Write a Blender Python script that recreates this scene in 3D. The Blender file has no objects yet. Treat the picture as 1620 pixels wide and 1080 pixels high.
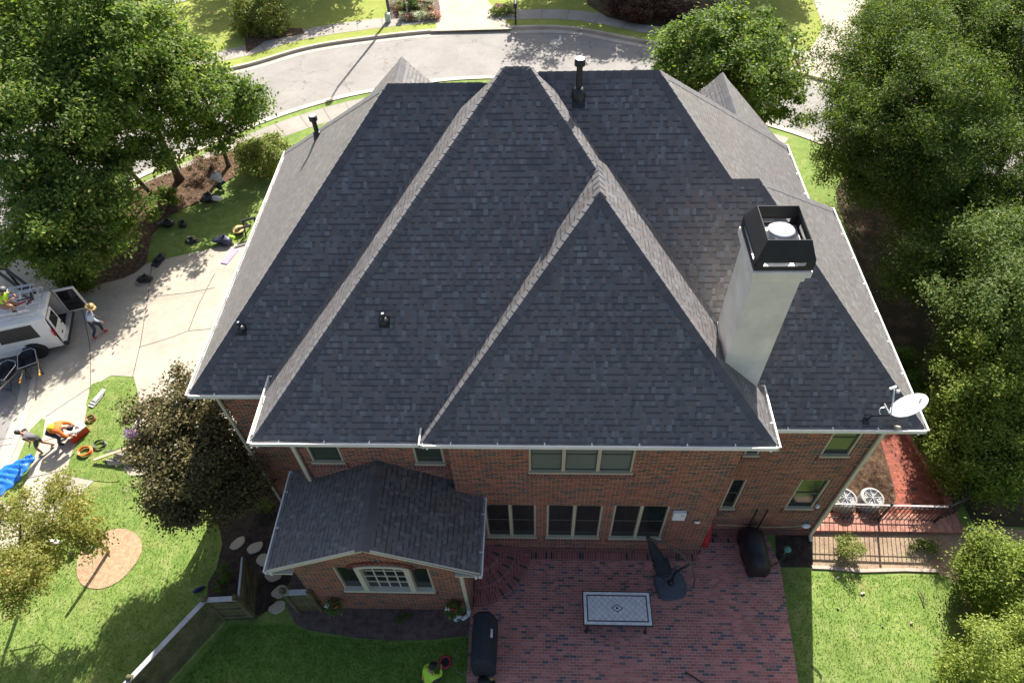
import bpy, bmesh, math, random
import numpy as np
from mathutils import Vector, Matrix
R=math.radians
C=bpy.context.scene
COL=C.collection
# ---------------------------------------------------------------- camera
F=1080.0; PITCH,YAW,ROLL=R(50.108),R(-3.502),R(-2.617); CH=18.0
_fw=Vector((math.sin(YAW)*math.cos(PITCH),math.cos(YAW)*math.cos(PITCH),-math.sin(PITCH)))
_r=Vector((math.cos(YAW),-math.sin(YAW),0)); _u=_r.cross(_fw)
_r2=_r*math.cos(ROLL)+_u*math.sin(ROLL); _u2=-_r*math.sin(ROLL)+_u*math.cos(ROLL)
cd=bpy.data.cameras.new('camera'); cam=bpy.data.objects.new('camera',cd); COL.objects.link(cam)
cd.sensor_width=36; cd.lens=24.0; cd.clip_end=2000; cd.clip_start=0.1
M=Matrix(((_r2.x,_u2.x,-_fw.x,0),(_r2.y,_u2.y,-_fw.y,0),(_r2.z,_u2.z,-_fw.z,CH),(0,0,0,1)))
cam.matrix_world=M; C.camera=cam
# ---------------------------------------------------------------- light
SAZ,SEL=R(77),R(40.4)
SUN=Vector((math.cos(SAZ)*math.cos(SEL),math.sin(SAZ)*math.cos(SEL),math.sin(SEL)))
sl=bpy.data.lights.new('sun','SUN'); sl.energy=5.0; sl.angle=R(.53); sl.color=(1,.95,.87)
so=bpy.data.objects.new('sun',sl); COL.objects.link(so); so.rotation_euler=SUN.to_track_quat('Z','Y').to_euler(); so.location=(0,0,60)
W=bpy.data.worlds.new('World'); C.world=W; W.use_nodes=True
nt=W.node_tree; sk=nt.nodes.new('ShaderNodeTexSky'); sk.sky_type='NISHITA'; sk.sun_disc=False
sk.sun_elevation=SEL; sk.sun_rotation=R(90)-SAZ; sk.air_density=1.0; sk.dust_density=3.0; sk.ozone_density=.5
bg=nt.nodes['Background']; bg.inputs[1].default_value=.078; nt.links.new(sk.outputs[0],bg.inputs[0])
C.view_settings.view_transform='Standard'; C.view_settings.look='None'; C.view_settings.gamma=1
C.view_settings.exposure=1.15
C.render.engine='CYCLES'
# ---------------------------------------------------------------- pixel -> point helpers (photo pixels, 1620 wide)
def ray(px,py): return _fw+_r2*((px-810)/F)+_u2*((540-py)/F)
def G(px,py,z=0.0):
    d=ray(px,py); t=(z-CH)/d.z; return Vector((d.x*t,d.y*t,z))
def AY(px,py,y):
    d=ray(px,py); t=y/d.y; return Vector((d.x*t,y,CH+d.z*t))
# ---------------------------------------------------------------- mesh helpers
class MB:
    def __init__(s): s.v=[]; s.f=[]; s.uv={}; s.mi=[]
    def face(s,pts,mi=0,uv=None):
        b=len(s.v); s.v+=[tuple(p) for p in pts]; s.f.append(tuple(range(b,b+len(pts)))); s.mi.append(mi)
        if uv: s.uv[len(s.f)-1]=uv
        return s
    def box(s,a,b,M=None,mi=0):
        x0,y0,z0=a; x1,y1,z1=b
        p=[Vector(q) for q in ((x0,y0,z0),(x1,y0,z0),(x1,y1,z0),(x0,y1,z0),(x0,y0,z1),(x1,y0,z1),(x1,y1,z1),(x0,y1,z1))]
        if M: p=[M@q for q in p]
        o=len(s.v); s.v+=[tuple(q) for q in p]
        for q in ((0,3,2,1),(4,5,6,7),(0,1,5,4),(1,2,6,5),(2,3,7,6),(3,0,4,7)): s.f.append(tuple(o+i for i in q)); s.mi.append(mi)
        return s
    def bar(s,a,b,w,h=None,mi=0,up=(0,0,1)):   # rectangular bar between two points
        a=Vector(a); b=Vector(b); h=h or w; d=(b-a); L=d.length
        if L<1e-6: return s
        d/=L; u=Vector(up)
        if abs(d.dot(u))>.98: u=Vector((0,1,0))
        x=d.cross(u).normalized(); z=x.cross(d)
        M=Matrix(((x.x,d.x,z.x,a.x),(x.y,d.y,z.y,a.y),(x.z,d.z,z.z,a.z),(0,0,0,1)))
        return s.box((-w/2,0,-h/2),(w/2,L,h/2),M,mi)
    def tube(s,pts,rad,n=10,mi=0,cap=True,closed=False):
        pts=[Vector(p) for p in pts]; k=len(pts)
        if not hasattr(rad,'__len__'): rad=[rad]*k
        rings=[]; pu=None
        for i,p in enumerate(pts):
            if closed: d=pts[(i+1)%k]-pts[i-1]
            else: d=pts[min(i+1,k-1)]-pts[max(i-1,0)]
            d.normalize()
            if pu is None: u=Vector((0,0,1)) if abs(d.z)<.9 else Vector((1,0,0))
            else: u=pu
            u=(u-d*u.dot(d)).normalized(); pu=u; w=d.cross(u)
            o=len(s.v); rings.append(o)
            for j in range(n):
                a=2*math.pi*j/n; s.v.append(tuple(p+(u*math.cos(a)+w*math.sin(a))*rad[i]))
        for i in range(k if closed else k-1):
            a,b=rings[i],rings[(i+1)%k]
            for j in range(n):
                s.f.append((a+j,a+(j+1)%n,b+(j+1)%n,b+j)); s.mi.append(mi)
        if cap and not closed:
            s.f.append(tuple(rings[0]+j for j in range(n))[::-1]); s.f.append(tuple(rings[-1]+j for j in range(n))); s.mi+=[mi,mi]
        return s
    def lathe(s,prof,c=(0,0,0),n=20,mi=0,M=None,sx=1,sy=1):
        c=Vector(c); rings=[]
        for r,z in prof:
            o=len(s.v); rings.append(o)
            for j in range(n):
                a=2*math.pi*j/n; p=Vector((r*sx*math.cos(a),r*sy*math.sin(a),z))
                if M: p=M@p
                s.v.append(tuple(p+c))
        for i in range(len(prof)-1):
            a,b=rings[i],rings[i+1]
            for j in range(n): s.f.append((a+j,a+(j+1)%n,b+(j+1)%n,b+j)); s.mi.append(mi)
        s.f.append(tuple(rings[0]+j for j in range(n))[::-1]); s.f.append(tuple(rings[-1]+j for j in range(n))); s.mi+=[mi,mi]
        return s
    def prism(s,poly,z0,z1,M=None,mi=0,mside=None):
        n=len(poly); o=len(s.v); ms=mi if mside is None else mside
        for z in (z0,z1):
            for p in poly:
                q=Vector((p[0],p[1],z)); q=M@q if M else q; s.v.append(tuple(q))
        a=sum(poly[i][0]*poly[(i+1)%n][1]-poly[(i+1)%n][0]*poly[i][1] for i in range(n))
        idx=list(range(n))
        top=tuple(o+n+i for i in idx); bot=tuple(o+i for i in idx)
        if a<0: top=top[::-1]
        else: bot=bot[::-1]
        s.f+= [top,bot]; s.mi+=[mi,ms]
        for i in range(n):
            j=(i+1)%n; q=(o+i,o+j,o+n+j,o+n+i)
            s.f.append(q if a>0 else q[::-1]); s.mi.append(ms)
        return s
    def blob(s,c,r,seed=0,amp=.15,n=12,m=8,mi=0,M=None):   # irregular rounded lump
        rn=random.Random(seed); ph=[rn.uniform(0,6.28) for _ in range(6)]; o=len(s.v); c=Vector(c)
        for i in range(m+1):
            t=math.pi*i/m
            for j in range(n):
                a=2*math.pi*j/n
                k=1+amp*(math.sin(2*a+ph[0])*math.sin(t)+.6*math.sin(3*a+ph[1]+2*t)+.5*math.sin(5*t+ph[2]+a))*math.sin(t)
                p=Vector((r[0]*math.sin(t)*math.cos(a)*k,r[1]*math.sin(t)*math.sin(a)*k,r[2]*math.cos(t)*(1+amp*.4*math.sin(ph[3]+2*a*math.sin(t)))))
                if M: p=M@p
                s.v.append(tuple(c+p))
        for i in range(m):
            for j in range(n):
                s.f.append((o+i*n+j,o+(i+1)*n+j,o+(i+1)*n+(j+1)%n,o+i*n+(j+1)%n)); s.mi.append(mi)
        return s
    def build(s,name,mats,parent=None,smooth=False,loc=None,bevel=0,sub=0):
        me=bpy.data.meshes.new(name)
        org=Vector(loc) if loc is not None else Vector((0,0,0))
        me.from_pydata([(x-org.x,y-org.y,z-org.z) for x,y,z in s.v],[],s.f)
        if not isinstance(mats,(list,tuple)): mats=[mats]
        for m in mats: me.materials.append(m)
        me.polygons.foreach_set('material_index',s.mi)
        uvl=me.uv_layers.new(name='UVMap'); me.update()
        V=s.v
        for p in me.polygons:
            if p.index in s.uv:
                for k,li in enumerate(p.loop_indices): uvl.data[li].uv=s.uv[p.index][k]
                continue
            n=p.normal
            if abs(n.z)>.995: ua,va=Vector((1,0,0)),Vector((0,1,0))
            else: ua=Vector((-n.y,n.x,0)).normalized(); va=n.cross(ua)
            for li,vi in zip(p.loop_indices,p.vertices):
                q=Vector(V[vi]); uvl.data[li].uv=(q.dot(ua),q.dot(va))
        if smooth: me.polygons.foreach_set('use_smooth',[True]*len(me.polygons))
        o=bpy.data.objects.new(name,me); COL.objects.link(o); o.location=org
        if parent is not None:
            o.parent=parent; o.location=org-Vector(world_loc(parent)) if loc is not None else -Vector(world_loc(parent))
        if bevel:
            b=o.modifiers.new('bevel','BEVEL'); b.width=bevel; b.segments=2; b.limit_method='ANGLE'
        if sub:
            b=o.modifiers.new('sub','SUBSURF'); b.levels=b.render_levels=sub
        return o
def world_loc(o):
    p=Vector(o.location)
    while o.parent: o=o.parent; p+=Vector(o.location)
    return p
def thing(name,label,cat,loc,group=None):
    o=bpy.data.objects.new(name,None); COL.objects.link(o); o.location=loc
    o['label']=label; o['category']=cat
    if group: o['group']=group
    return o
def tag(o,label,cat,group=None):
    o['label']=label; o['category']=cat
    if group: o['group']=group
    return o
def struct(o): o['kind']='structure'; return o
def copy_tree(o,parent=None,keep=True):
    c=o.copy(); COL.objects.link(c); c.parent=parent
    for ch in list(o.children): copy_tree(ch,c)
    return c
def rotz(loc,a): return Matrix.Translation(Vector(loc))@Matrix.Rotation(a,4,'Z')
# ---------------------------------------------------------------- material helpers
class NT:
    def __init__(s,name):
        s.m=bpy.data.materials.new(name); s.m.use_nodes=True; s.t=s.m.node_tree; s.n=s.t.nodes; s.l=s.t.links
        s.b=s.n['Principled BSDF']
    def N(s,t,**k):
        n=s.n.new(t)
        for a,v in k.items(): setattr(n,a,v)
        return n
    def set(s,node,i,v):
        if hasattr(v,'is_linked') or isinstance(v,bpy.types.NodeSocket): s.l.new(v,node.inputs[i])
        else: node.inputs[i].default_value=v
    def math(s,op,a,b=0.,c=None):
        n=s.N('ShaderNodeMath',operation=op); s.set(n,0,a); s.set(n,1,b)
        if c is not None: s.set(n,2,c)
        return n.outputs[0]
    def noise(s,vec,scale,detail=3,rough=.5,out=0):
        n=s.N('ShaderNodeTexNoise'); s.set(n,'Scale',scale); s.set(n,'Detail',detail); s.set(n,'Roughness',rough)
        if vec is not None: s.l.new(vec,n.inputs['Vector'])
        return n.outputs[out]
    def ramp(s,fac,stops,interp='LINEAR'):
        n=s.N('ShaderNodeValToRGB'); s.l.new(fac,n.inputs[0]); e=n.color_ramp.elements; n.color_ramp.interpolation=interp
        while len(e)<len(stops): e.new(.5)
        for i,(p,c) in enumerate(stops): e[i].position=p; e[i].color=(c[0],c[1],c[2],1)
        return n.outputs[0]
    def mix(s,f,a,b,mode='MIX'):
        n=s.N('ShaderNodeMix',data_type='RGBA',blend_type=mode); s.set(n,0,f)
        for i,v in ((6,a),(7,b)):
            if isinstance(v,bpy.types.NodeSocket): s.l.new(v,n.inputs[i])
            else: n.inputs[i].default_value=(v[0],v[1],v[2],1)
        return n.outputs[2]
    def bump(s,h,strength=.3,dist=.01):
        n=s.N('ShaderNodeBump'); n.inputs['Strength'].default_value=strength; n.inputs['Distance'].default_value=dist
        s.l.new(h,n.inputs['Height']); s.l.new(n.outputs[0],s.b.inputs['Normal']); return n
    def obj(s): return s.N('ShaderNodeTexCoord').outputs['Object']
    def geo(s): return s.N('ShaderNodeNewGeometry')
    def uv(s): return s.N('ShaderNodeUVMap',uv_map='UVMap').outputs[0]
    def col(s,c):
        if isinstance(c,bpy.types.NodeSocket): s.l.new(c,s.b.inputs['Base Color'])
        else: s.b.inputs['Base Color'].default_value=(c[0],c[1],c[2],1)
    def rough(s,v): s.set(s.b,'Roughness',v)
def simple(name,c,rough=.6,var=.15,scale=6,metal=0,bump=0,spec=None):
    t=NT(name); p=t.geo().outputs['Position']
    n=t.noise(p,scale,4,.6); lo=[x*(1-var) for x in c]; hi=[min(1,x*(1+var)) for x in c]
    t.col(t.ramp(n,[(.3,lo),(.7,hi)])); t.rough(rough); t.b.inputs['Metallic'].default_value=metal
    if bump: t.bump(t.noise(p,scale*6,3),bump,.01)
    if spec is not None: t.b.inputs['Specular IOR Level'].default_value=spec
    return t.m
def shingle(name,row=.124,tab=.078):
    t=NT(name); sp=t.N('ShaderNodeSeparateXYZ'); t.l.new(t.uv(),sp.inputs[0]); u,v=sp.outputs[0],sp.outputs[1]
    rv=t.math('DIVIDE',v,row); ri=t.math('FLOOR',rv); fr=t.math('FRACT',rv)
    w1=t.N('ShaderNodeTexWhiteNoise',noise_dimensions='1D'); t.l.new(ri,w1.inputs['W'])
    uu=t.math('ADD',t.math('DIVIDE',u,tab),t.math('MULTIPLY',w1.outputs[0],7.3))
    cb=t.N('ShaderNodeCombineXYZ'); t.l.new(uu,cb.inputs[0]); t.l.new(t.math('MULTIPLY',ri,3.7),cb.inputs[1])
    nz=t.noise(cb.outputs[0],.85,1); uu=t.math('ADD',uu,t.math('MULTIPLY',nz,1.8))
    ci=t.math('FLOOR',uu)
    def wn(off):
        c2=t.N('ShaderNodeCombineXYZ'); t.l.new(ci,c2.inputs[0]); t.l.new(ri,c2.inputs[1]); c2.inputs[2].default_value=off
        w=t.N('ShaderNodeTexWhiteNoise',noise_dimensions='3D'); t.l.new(c2.outputs[0],w.inputs[0]); return w.outputs[0]
    a,b=wn(1.5),wn(7.5)
    base=t.ramp(a,[(0,(.050,.056,.064)),(.25,(.078,.074,.080)),(.5,(.100,.088,.086)),(.72,(.080,.092,.106)),(.9,(.104,.108,.118)),(1,(.135,.150,.165))])
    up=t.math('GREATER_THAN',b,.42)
    edge=t.math('LESS_THAN',fr,.12)                     # butt line; tab shade and printed shadow band, both put into the colour
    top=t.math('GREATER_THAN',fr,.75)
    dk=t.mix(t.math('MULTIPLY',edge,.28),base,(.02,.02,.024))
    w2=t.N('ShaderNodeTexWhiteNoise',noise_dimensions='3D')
    dk=t.mix(t.math('MULTIPLY',t.math('MULTIPLY',top,t.math('GREATER_THAN',wn(3.1),.42)),.85),dk,(.010,.011,.016))  # dark dash under the tabs above, their shadow painted in with the printed band
    p=t.geo().outputs['Position']
    gr=t.noise(p,170,2,.8); dk=t.mix(.35,dk,t.ramp(gr,[(.35,(.55,.55,.55)),(.65,(1.45,1.4,1.35))]),'MULTIPLY')
    big=t.noise(p,.5,5,.65); dk=t.mix(.75,dk,t.ramp(big,[(.3,(.8,.8,.82)),(.7,(1.15,1.12,1.1))]),'MULTIPLY')
    dk=t.mix(1.,dk,(1.28,1.2,1.14),'MULTIPLY'); t.col(dk); t.rough(.6); t.b.inputs['Specular IOR Level'].default_value=1.; t.b.inputs['Sheen Weight'].default_value=.13; t.b.inputs['Sheen Roughness'].default_value=.4; t.b.inputs['Sheen Tint'].default_value=(1,.93,.88,1)
    h=t.math('ADD',t.math('MULTIPLY',t.math('SUBTRACT',1.,fr),.7),t.math('MULTIPLY',up,.5))
    h=t.math('ADD',h,t.math('MULTIPLY',gr,.35)); t.bump(h,.45,.006)
    return t.m
def brick(name,bw,bh,mort,cols,mcol,dark=.12,swap=False,bumpd=.006,seed=0):
    dcol=(.15,.11,.12) if seed==9 else (.05,.04,.042)
    t=NT(name); sp=t.N('ShaderNodeSeparateXYZ'); t.l.new(t.uv(),sp.inputs[0]); u,v=sp.outputs[0],sp.outputs[1]
    if swap: u,v=v,u
    wob=t.noise(t.uv(),1.3,2); v=t.math('ADD',v,t.math('MULTIPLY',wob,.004))
    rv=t.math('DIVIDE',v,bh); ri=t.math('FLOOR',rv); fv=t.math('FRACT',rv)
    off=t.math('MULTIPLY',t.math('MODULO',t.math('ABSOLUTE',ri),2.),.5)
    wj=t.N('ShaderNodeTexWhiteNoise',noise_dimensions='1D'); t.l.new(ri,wj.inputs['W'])
    ru=t.math('ADD',t.math('ADD',t.math('DIVIDE',u,bw),off),t.math('MULTIPLY',wj.outputs[0],.12)); ci=t.math('FLOOR',ru); fu=t.math('FRACT',ru)
    c2=t.N('ShaderNodeCombineXYZ'); t.l.new(ci,c2.inputs[0]); t.l.new(ri,c2.inputs[1]); c2.inputs[2].default_value=seed+.5
    w=t.N('ShaderNodeTexWhiteNoise',noise_dimensions='3D'); t.l.new(c2.outputs[0],w.inputs[0])
    n=len(cols); col=t.ramp(w.outputs[0],[(i/(n),c) for i,c in enumerate(cols)],'CONSTANT')
    w3=t.N('ShaderNodeSeparateColor'); t.l.new(w.outputs[1],w3.inputs[0])
    isd=t.math('LESS_THAN',w3.outputs[1],dark); col=t.mix(isd,col,dcol)
    col=t.mix(.6,col,t.ramp(w3.outputs[2],[(0,(.72,.72,.72)),(1,(1.25,1.25,1.25))]),'MULTIPLY')
    p=t.geo().outputs['Position']; f=t.noise(p,60,3,.7); col=t.mix(.5,col,t.ramp(f,[(.3,(.7,.7,.7)),(.7,(1.3,1.3,1.3))]),'MULTIPLY')
    mu,mv=mort/bw,mort/bh
    m=t.math('MAXIMUM',t.math('LESS_THAN',fu,mu),t.math('LESS_THAN',fv,mv))
    st=t.noise(p,.7,4,.6); mc=t.mix(t.ramp(st,[(.35,(0,0,0)),(.65,(1,1,1))]),mcol,[x*.6 for x in mcol])
    fin=t.mix(m,col,mc); fin=t.mix(.6,fin,t.ramp(st,[(.3,(.78,.76,.76)),(.7,(1.12,1.12,1.1))]),'MULTIPLY')
    t.col(fin); t.rough(.85)
    t.bump(t.math('ADD',t.math('SUBTRACT',1.,m),t.math('MULTIPLY',f,.3)),.8,bumpd)
    return t.m
def leafmat(name,c1,c2,c3,trans=.35,rough=.5):
    t=NT(name); g=t.geo(); rd=g.outputs['Random Per Island']
    col=t.ramp(rd,[(0,c1),(.5,c2),(.88,c2),(1,c3)])
    pn=t.noise(g.outputs['Position'],.9,3); col=t.mix(.5,col,t.ramp(pn,[(.3,(.7,.78,.7)),(.7,(1.3,1.22,1.1))]),'MULTIPLY')
    t.col(col); t.rough(rough); t.b.inputs['Specular IOR Level'].default_value=.2
    tr=t.N('ShaderNodeBsdfTranslucent'); t.l.new(t.mix(1.,col,(1.5,1.6,.6),'MULTIPLY'),tr.inputs[0])
    ms=t.N('ShaderNodeMixShader'); ms.inputs[0].default_value=trans
    t.l.new(t.b.outputs[0],ms.inputs[1]); t.l.new(tr.outputs[0],ms.inputs[2]); t.l.new(ms.outputs[0],t.n['Material Output'].inputs[0])
    return t.m
def groundmat(name,stops,scale,fine,bump=.4,bd=.02,rough=.95,big=(.8,1.2),bigs=.25,fstr=.6):
    t=NT(name); p=t.geo().outputs['Position']
    a=t.noise(p,scale,5,.65); col=t.ramp(a,stops)
    f=t.noise(p,fine,4,.8); col=t.mix(fstr,col,t.ramp(f,[(.3,(.45,.45,.45)),(.7,(1.6,1.6,1.6))]),'MULTIPLY')
    b=t.noise(p,bigs,4,.6); col=t.mix(.8,col,t.ramp(b,[(.32,[big[0]]*3),(.68,[big[1]]*3)]),'MULTIPLY')
    if name.startswith('lawn'):
        w=t.noise(p,1.1,6,.7); col=t.mix(t.ramp(w,[(.56,(0,0,0)),(.70,(.6,.6,.6))]),col,(.30,.26,.10)); w=t.noise(p,6,3,.6); col=t.mix(t.ramp(w,[(.60,(0,0,0)),(.68,(.5,.5,.5))]),col,(.07,.13,.02))
    t.col(col); t.rough(rough); t.b.inputs['Specular IOR Level'].default_value=.2
    t.bump(t.math('ADD',f,t.math('MULTIPLY',a,.5)),bump,bd)
    return t.m
def concrete(name,c,cracks=0,stain=.25,crackscale=.35):
    t=NT(name); p=t.geo().outputs['Position']
    a=t.noise(p,.55,5,.65); col=t.ramp(a,[(.3,[x*(1-stain) for x in c]),(.7,[x*1.1 for x in c])])
    f=t.noise(p,55,4,.75); col=t.mix(.5,col,t.ramp(f,[(.3,(.8,.8,.8)),(.7,(1.2,1.2,1.2))]),'MULTIPLY')
    o=t.noise(p,1.7,5,.75); col=t.mix(t.ramp(o,[(.58,(0,0,0)),(.72,(.35,.35,.35))]),col,(.13,.12,.10))
    d=t.noise(p,4,4,.7); col=t.mix(.5,col,t.ramp(d,[(.3,(.86,.85,.83)),(.6,(1.06,1.06,1.06))]),'MULTIPLY')
    if cracks:
        wv=t.N('ShaderNodeVectorMath',operation='ADD'); t.l.new(p,wv.inputs[0])
        sc=t.N('ShaderNodeVectorMath',operation='SCALE'); sc.inputs['Scale'].default_value=1.3
        t.l.new(t.noise(p,1.1,4,.6,out=1),sc.inputs[0]); t.l.new(sc.outputs[0],wv.inputs[1])
        vo=t.N('ShaderNodeTexVoronoi',feature='DISTANCE_TO_EDGE'); vo.inputs['Scale'].default_value=crackscale; t.l.new(wv.outputs[0],vo.inputs['Vector'])
        k=t.math('MULTIPLY',t.math('LESS_THAN',vo.outputs['Distance'],.0055),t.math('GREATER_THAN',t.noise(p,.8,2),.47))
        col=t.mix(t.math('MULTIPLY',k,.42*cracks),col,(.05,.05,.05))
    t.col(col); t.rough(.9); t.b.inputs['Specular IOR Level'].default_value=.25; t.bump(f,.25,.004)
    return t.m
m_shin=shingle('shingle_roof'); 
def capmat():
    t=NT('shingle_cap'); g=t.geo(); c=t.ramp(g.outputs['Random Per Island'],[(0,(.085,.083,.092)),(1,(.125,.12,.125))])
    gr=t.noise(g.outputs['Position'],170,2,.8); c=t.mix(.35,c,t.ramp(gr,[(.35,(.6,.6,.6)),(.65,(1.4,1.4,1.4))]),'MULTIPLY')
    t.col(c); t.rough(.7); t.b.inputs['Sheen Weight'].default_value=.13; t.bump(gr,.4,.004); return t.m
m_cap=capmat()
BR=[(.27,.058,.030),(.31,.074,.038),(.215,.050,.030),(.34,.10,.050),(.24,.060,.036),(.16,.045,.030)]
m_brick=brick('brick_wall_red',.20,.060,.011,BR,(.62,.51,.38),.16)
m_brickside=m_brick
m_rowlock=brick('brick_rowlock',.078,.222,.013,[(.17,.05,.042),(.2,.06,.045),(.15,.045,.04)],(.36,.3,.25),.04,seed=3)
m_patio=brick('brick_paving',.172,.070,.0085,[(.48,.17,.14),(.53,.20,.165),(.42,.155,.13),(.49,.21,.175),(.36,.165,.15)],(.62,.53,.48),.11,seed=9,bumpd=.004)
m_soldier=brick('brick_paving_soldier',.070,.222,.0085,[(.33,.10,.09),(.37,.12,.105),(.28,.09,.085)],(.46,.38,.36),.12,seed=12,bumpd=.004)
m_walk=brick('brick_walk',.21,.1,.006,[(.27,.075,.045),(.30,.085,.05),(.23,.062,.04)],(.2,.1,.075),.02,seed=5,bumpd=.004)
m_coping=brick('brick_coping',.105,.4,.012,[(.40,.17,.12),(.45,.2,.14),(.34,.14,.1)],(.45,.36,.3),.03,seed=8)
m_gutter=simple('gutter_white',(.78,.77,.74),.35,.08,2)
m_trim=simple('trim_beige',(.52,.46,.33),.5,.08,3)
m_trimw=simple('trim_cream',(.62,.58,.46),.5,.06,3)
m_down=simple('downspout_cream',(.60,.55,.42),.4,.08,3)
m_stucco=simple('stucco_cream',(.80,.75,.67),.9,.14,1.6,bump=.3)
m_black=simple('black_metal',(.022,.024,.026),.42,.2,4)
m_shroud=simple('shroud_metal',(.022,.024,.027),.75,.2,3)
m_galv=simple('galvanised',(.72,.73,.75),.3,.1,6,metal=.7)
m_white=simple('white_paint',(.82,.82,.80),.35,.05,3)
m_rubber=simple('rubber_black',(.02,.02,.021),.75,.25,9)
m_navy=simple('canvas_navy',(.012,.017,.030),.85,.35,5,bump=.4)
m_cover=simple('grill_cover_fabric',(.016,.022,.032),.8,.25,5,bump=.2)
m_bag=simple('plastic_bag_black',(.02,.02,.024),.28,.4,14,bump=.9)
m_slate=simple('resin_base',(.085,.10,.125),.6,.2,6,bump=.3)
m_alu=simple('aluminium',(.70,.71,.73),.4,.15,7,metal=.15)
m_red=simple('red_plastic',(.5,.03,.03),.4,.15,6)
m_orange=simple('orange_hose',(.8,.17,.03),.45,.15,8)
m_blue=simple('blue_tarp',(.02,.16,.55),.35,.25,5,bump=.5)
m_wood=simple('lumber',(.55,.42,.26),.7,.15,9)
m_bark=groundmat('bark',[(.3,(.07,.052,.038)),(.7,(.17,.13,.10))],5,40,.8,.03)
m_skin=simple('skin',(.36,.19,.12),.5,.08,8)
m_lime=simple('neon_shirt',(.50,.80,.06),.8,.1,7,bump=.3)
m_straw=simple('straw_hat',(.55,.38,.17),.9,.25,30,bump=.5)
def glassm(name,c,rough=.08,stripes=0,sc=(.02,.02,.02)):
    t=NT(name)
    if stripes:
        sp=t.N('ShaderNodeSeparateXYZ'); t.l.new(t.uv(),sp.inputs[0])
        s=t.math('GREATER_THAN',t.math('FRACT',t.math('DIVIDE',sp.outputs[1],stripes)),.8); t.col(t.mix(s,c,sc))
    else:
        p=t.geo().outputs['Position']; t.col(t.ramp(t.noise(p,1.6,3),[(.3,[x*.6 for x in c]),(.7,[x*1.5 for x in c])]))
    t.rough(rough); t.b.inputs['Specular IOR Level'].default_value=.7; return t.m
m_glass=glassm('window_glass_dark',(.018,.024,.022),.12,.045,(.010,.012,.011))
m_blind=glassm('window_glass_blinds',(.17,.20,.16),.15,.05,(.10,.12,.095))
m_greenw=glassm('window_glass_green',(.055,.075,.05),.12,.05,(.03,.04,.03))
m_lawn=groundmat('lawn_grass',[(.3,(.115,.19,.042)),(.5,(.165,.235,.056)),(.7,(.25,.285,.10))],2.6,26,.35,.02,fstr=.4)
m_lawn2=groundmat('lawn_back',[(.3,(.11,.22,.04)),(.5,(.15,.26,.05)),(.7,(.21,.29,.08))],3,30,.5,.02,fstr=.5)
m_lawnfar=groundmat('lawn_far',[(.3,(.22,.275,.05)),(.7,(.30,.32,.08))],1.6,11,.2,.02,fstr=.3)
m_mulch=groundmat('pine_mulch',[(.3,(.06,.038,.024)),(.55,(.15,.092,.058)),(.75,(.32,.22,.145))],7,34,1,.05,fstr=.9)
m_dark=groundmat('dark_mulch',[(.3,(.035,.027,.023)),(.7,(.10,.075,.062))],6,45,1,.05,fstr=.9)
m_bedm=groundmat('bed_mulch',[(.3,(.10,.07,.065)),(.7,(.21,.155,.14))],6,45,.9,.04,fstr=.8)
m_straws=groundmat('pine_straw',[(.3,(.40,.26,.15)),(.7,(.62,.44,.28))],8,50,1,.04,fstr=.6)
m_dirt=groundmat('bare_dirt',[(.3,(.24,.16,.11)),(.55,(.34,.25,.17)),(.75,(.22,.24,.10))],2.2,30,.7,.03,fstr=.6)
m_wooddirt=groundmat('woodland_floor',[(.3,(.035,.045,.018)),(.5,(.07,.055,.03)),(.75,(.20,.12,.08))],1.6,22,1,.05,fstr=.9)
m_conc=concrete('concrete_drive',(.45,.405,.33),0,.24)
m_side=concrete('concrete_sidewalk',(.36,.33,.29),0,.22)
m_kerb=concrete('concrete_kerb',(.52,.47,.39),0,.25)
m_asph=concrete('asphalt_old',(.285,.268,.25),1,.12)
# ---------------------------------------------------------------- ground
def curve(pts,n=8,closed=False):
    P=[Vector((p[0],p[1],0)) for p in pts]; out=[]; k=len(P)
    rng=range(k if closed else k-1)
    for i in rng:
        if closed: a,b,c,d=P[i-1],P[i],P[(i+1)%k],P[(i+2)%k]
        else: a,b,c,d=P[max(i-1,0)],P[i],P[i+1],P[min(i+2,k-1)]
        for j in range(n):
            t=j/n; out.append(.5*((2*b)+(c-a)*t+(2*a-5*b+4*c-d)*t*t+(3*b-a-3*c+d)*t*t*t))
    if not closed: out.append(P[-1])
    return out
def offs(c,d):
    o=[]
    for i,p in enumerate(c):
        t=(c[min(i+1,len(c)-1)]-c[max(i-1,0)]).normalized(); o.append(p+Vector((-t.y,t.x,0))*d)
    return o
def sheet(name,poly,z,mat,thick=0,parent=None):
    bm=bmesh.new(); vs=[bm.verts.new((p[0],p[1],z)) for p in poly]
    es=[bm.edges.new((vs[i],vs[(i+1)%len(vs)])) for i in range(len(vs))]
    bmesh.ops.triangle_fill(bm,use_beauty=True,edges=es)
    for f in bm.faces:
        f.normal_update()
        if f.normal.z<0: f.normal_flip()
    if thick:
        r=bmesh.ops.extrude_face_region(bm,geom=list(bm.faces)); 
        bmesh.ops.translate(bm,verts=[g for g in r['geom'] if isinstance(g,bmesh.types.BMVert)],vec=(0,0,-thick))
        bmesh.ops.recalc_face_normals(bm,faces=list(bm.faces))
    me=bpy.data.meshes.new(name); bm.to_mesh(me); bm.free(); me.materials.append(mat)
    uvl=me.uv_layers.new(name='UVMap')
    for l in me.loops: uvl.data[l.index].uv=me.vertices[l.vertex_index].co.xy
    o=bpy.data.objects.new(name,me); COL.objects.link(o); return o
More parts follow.
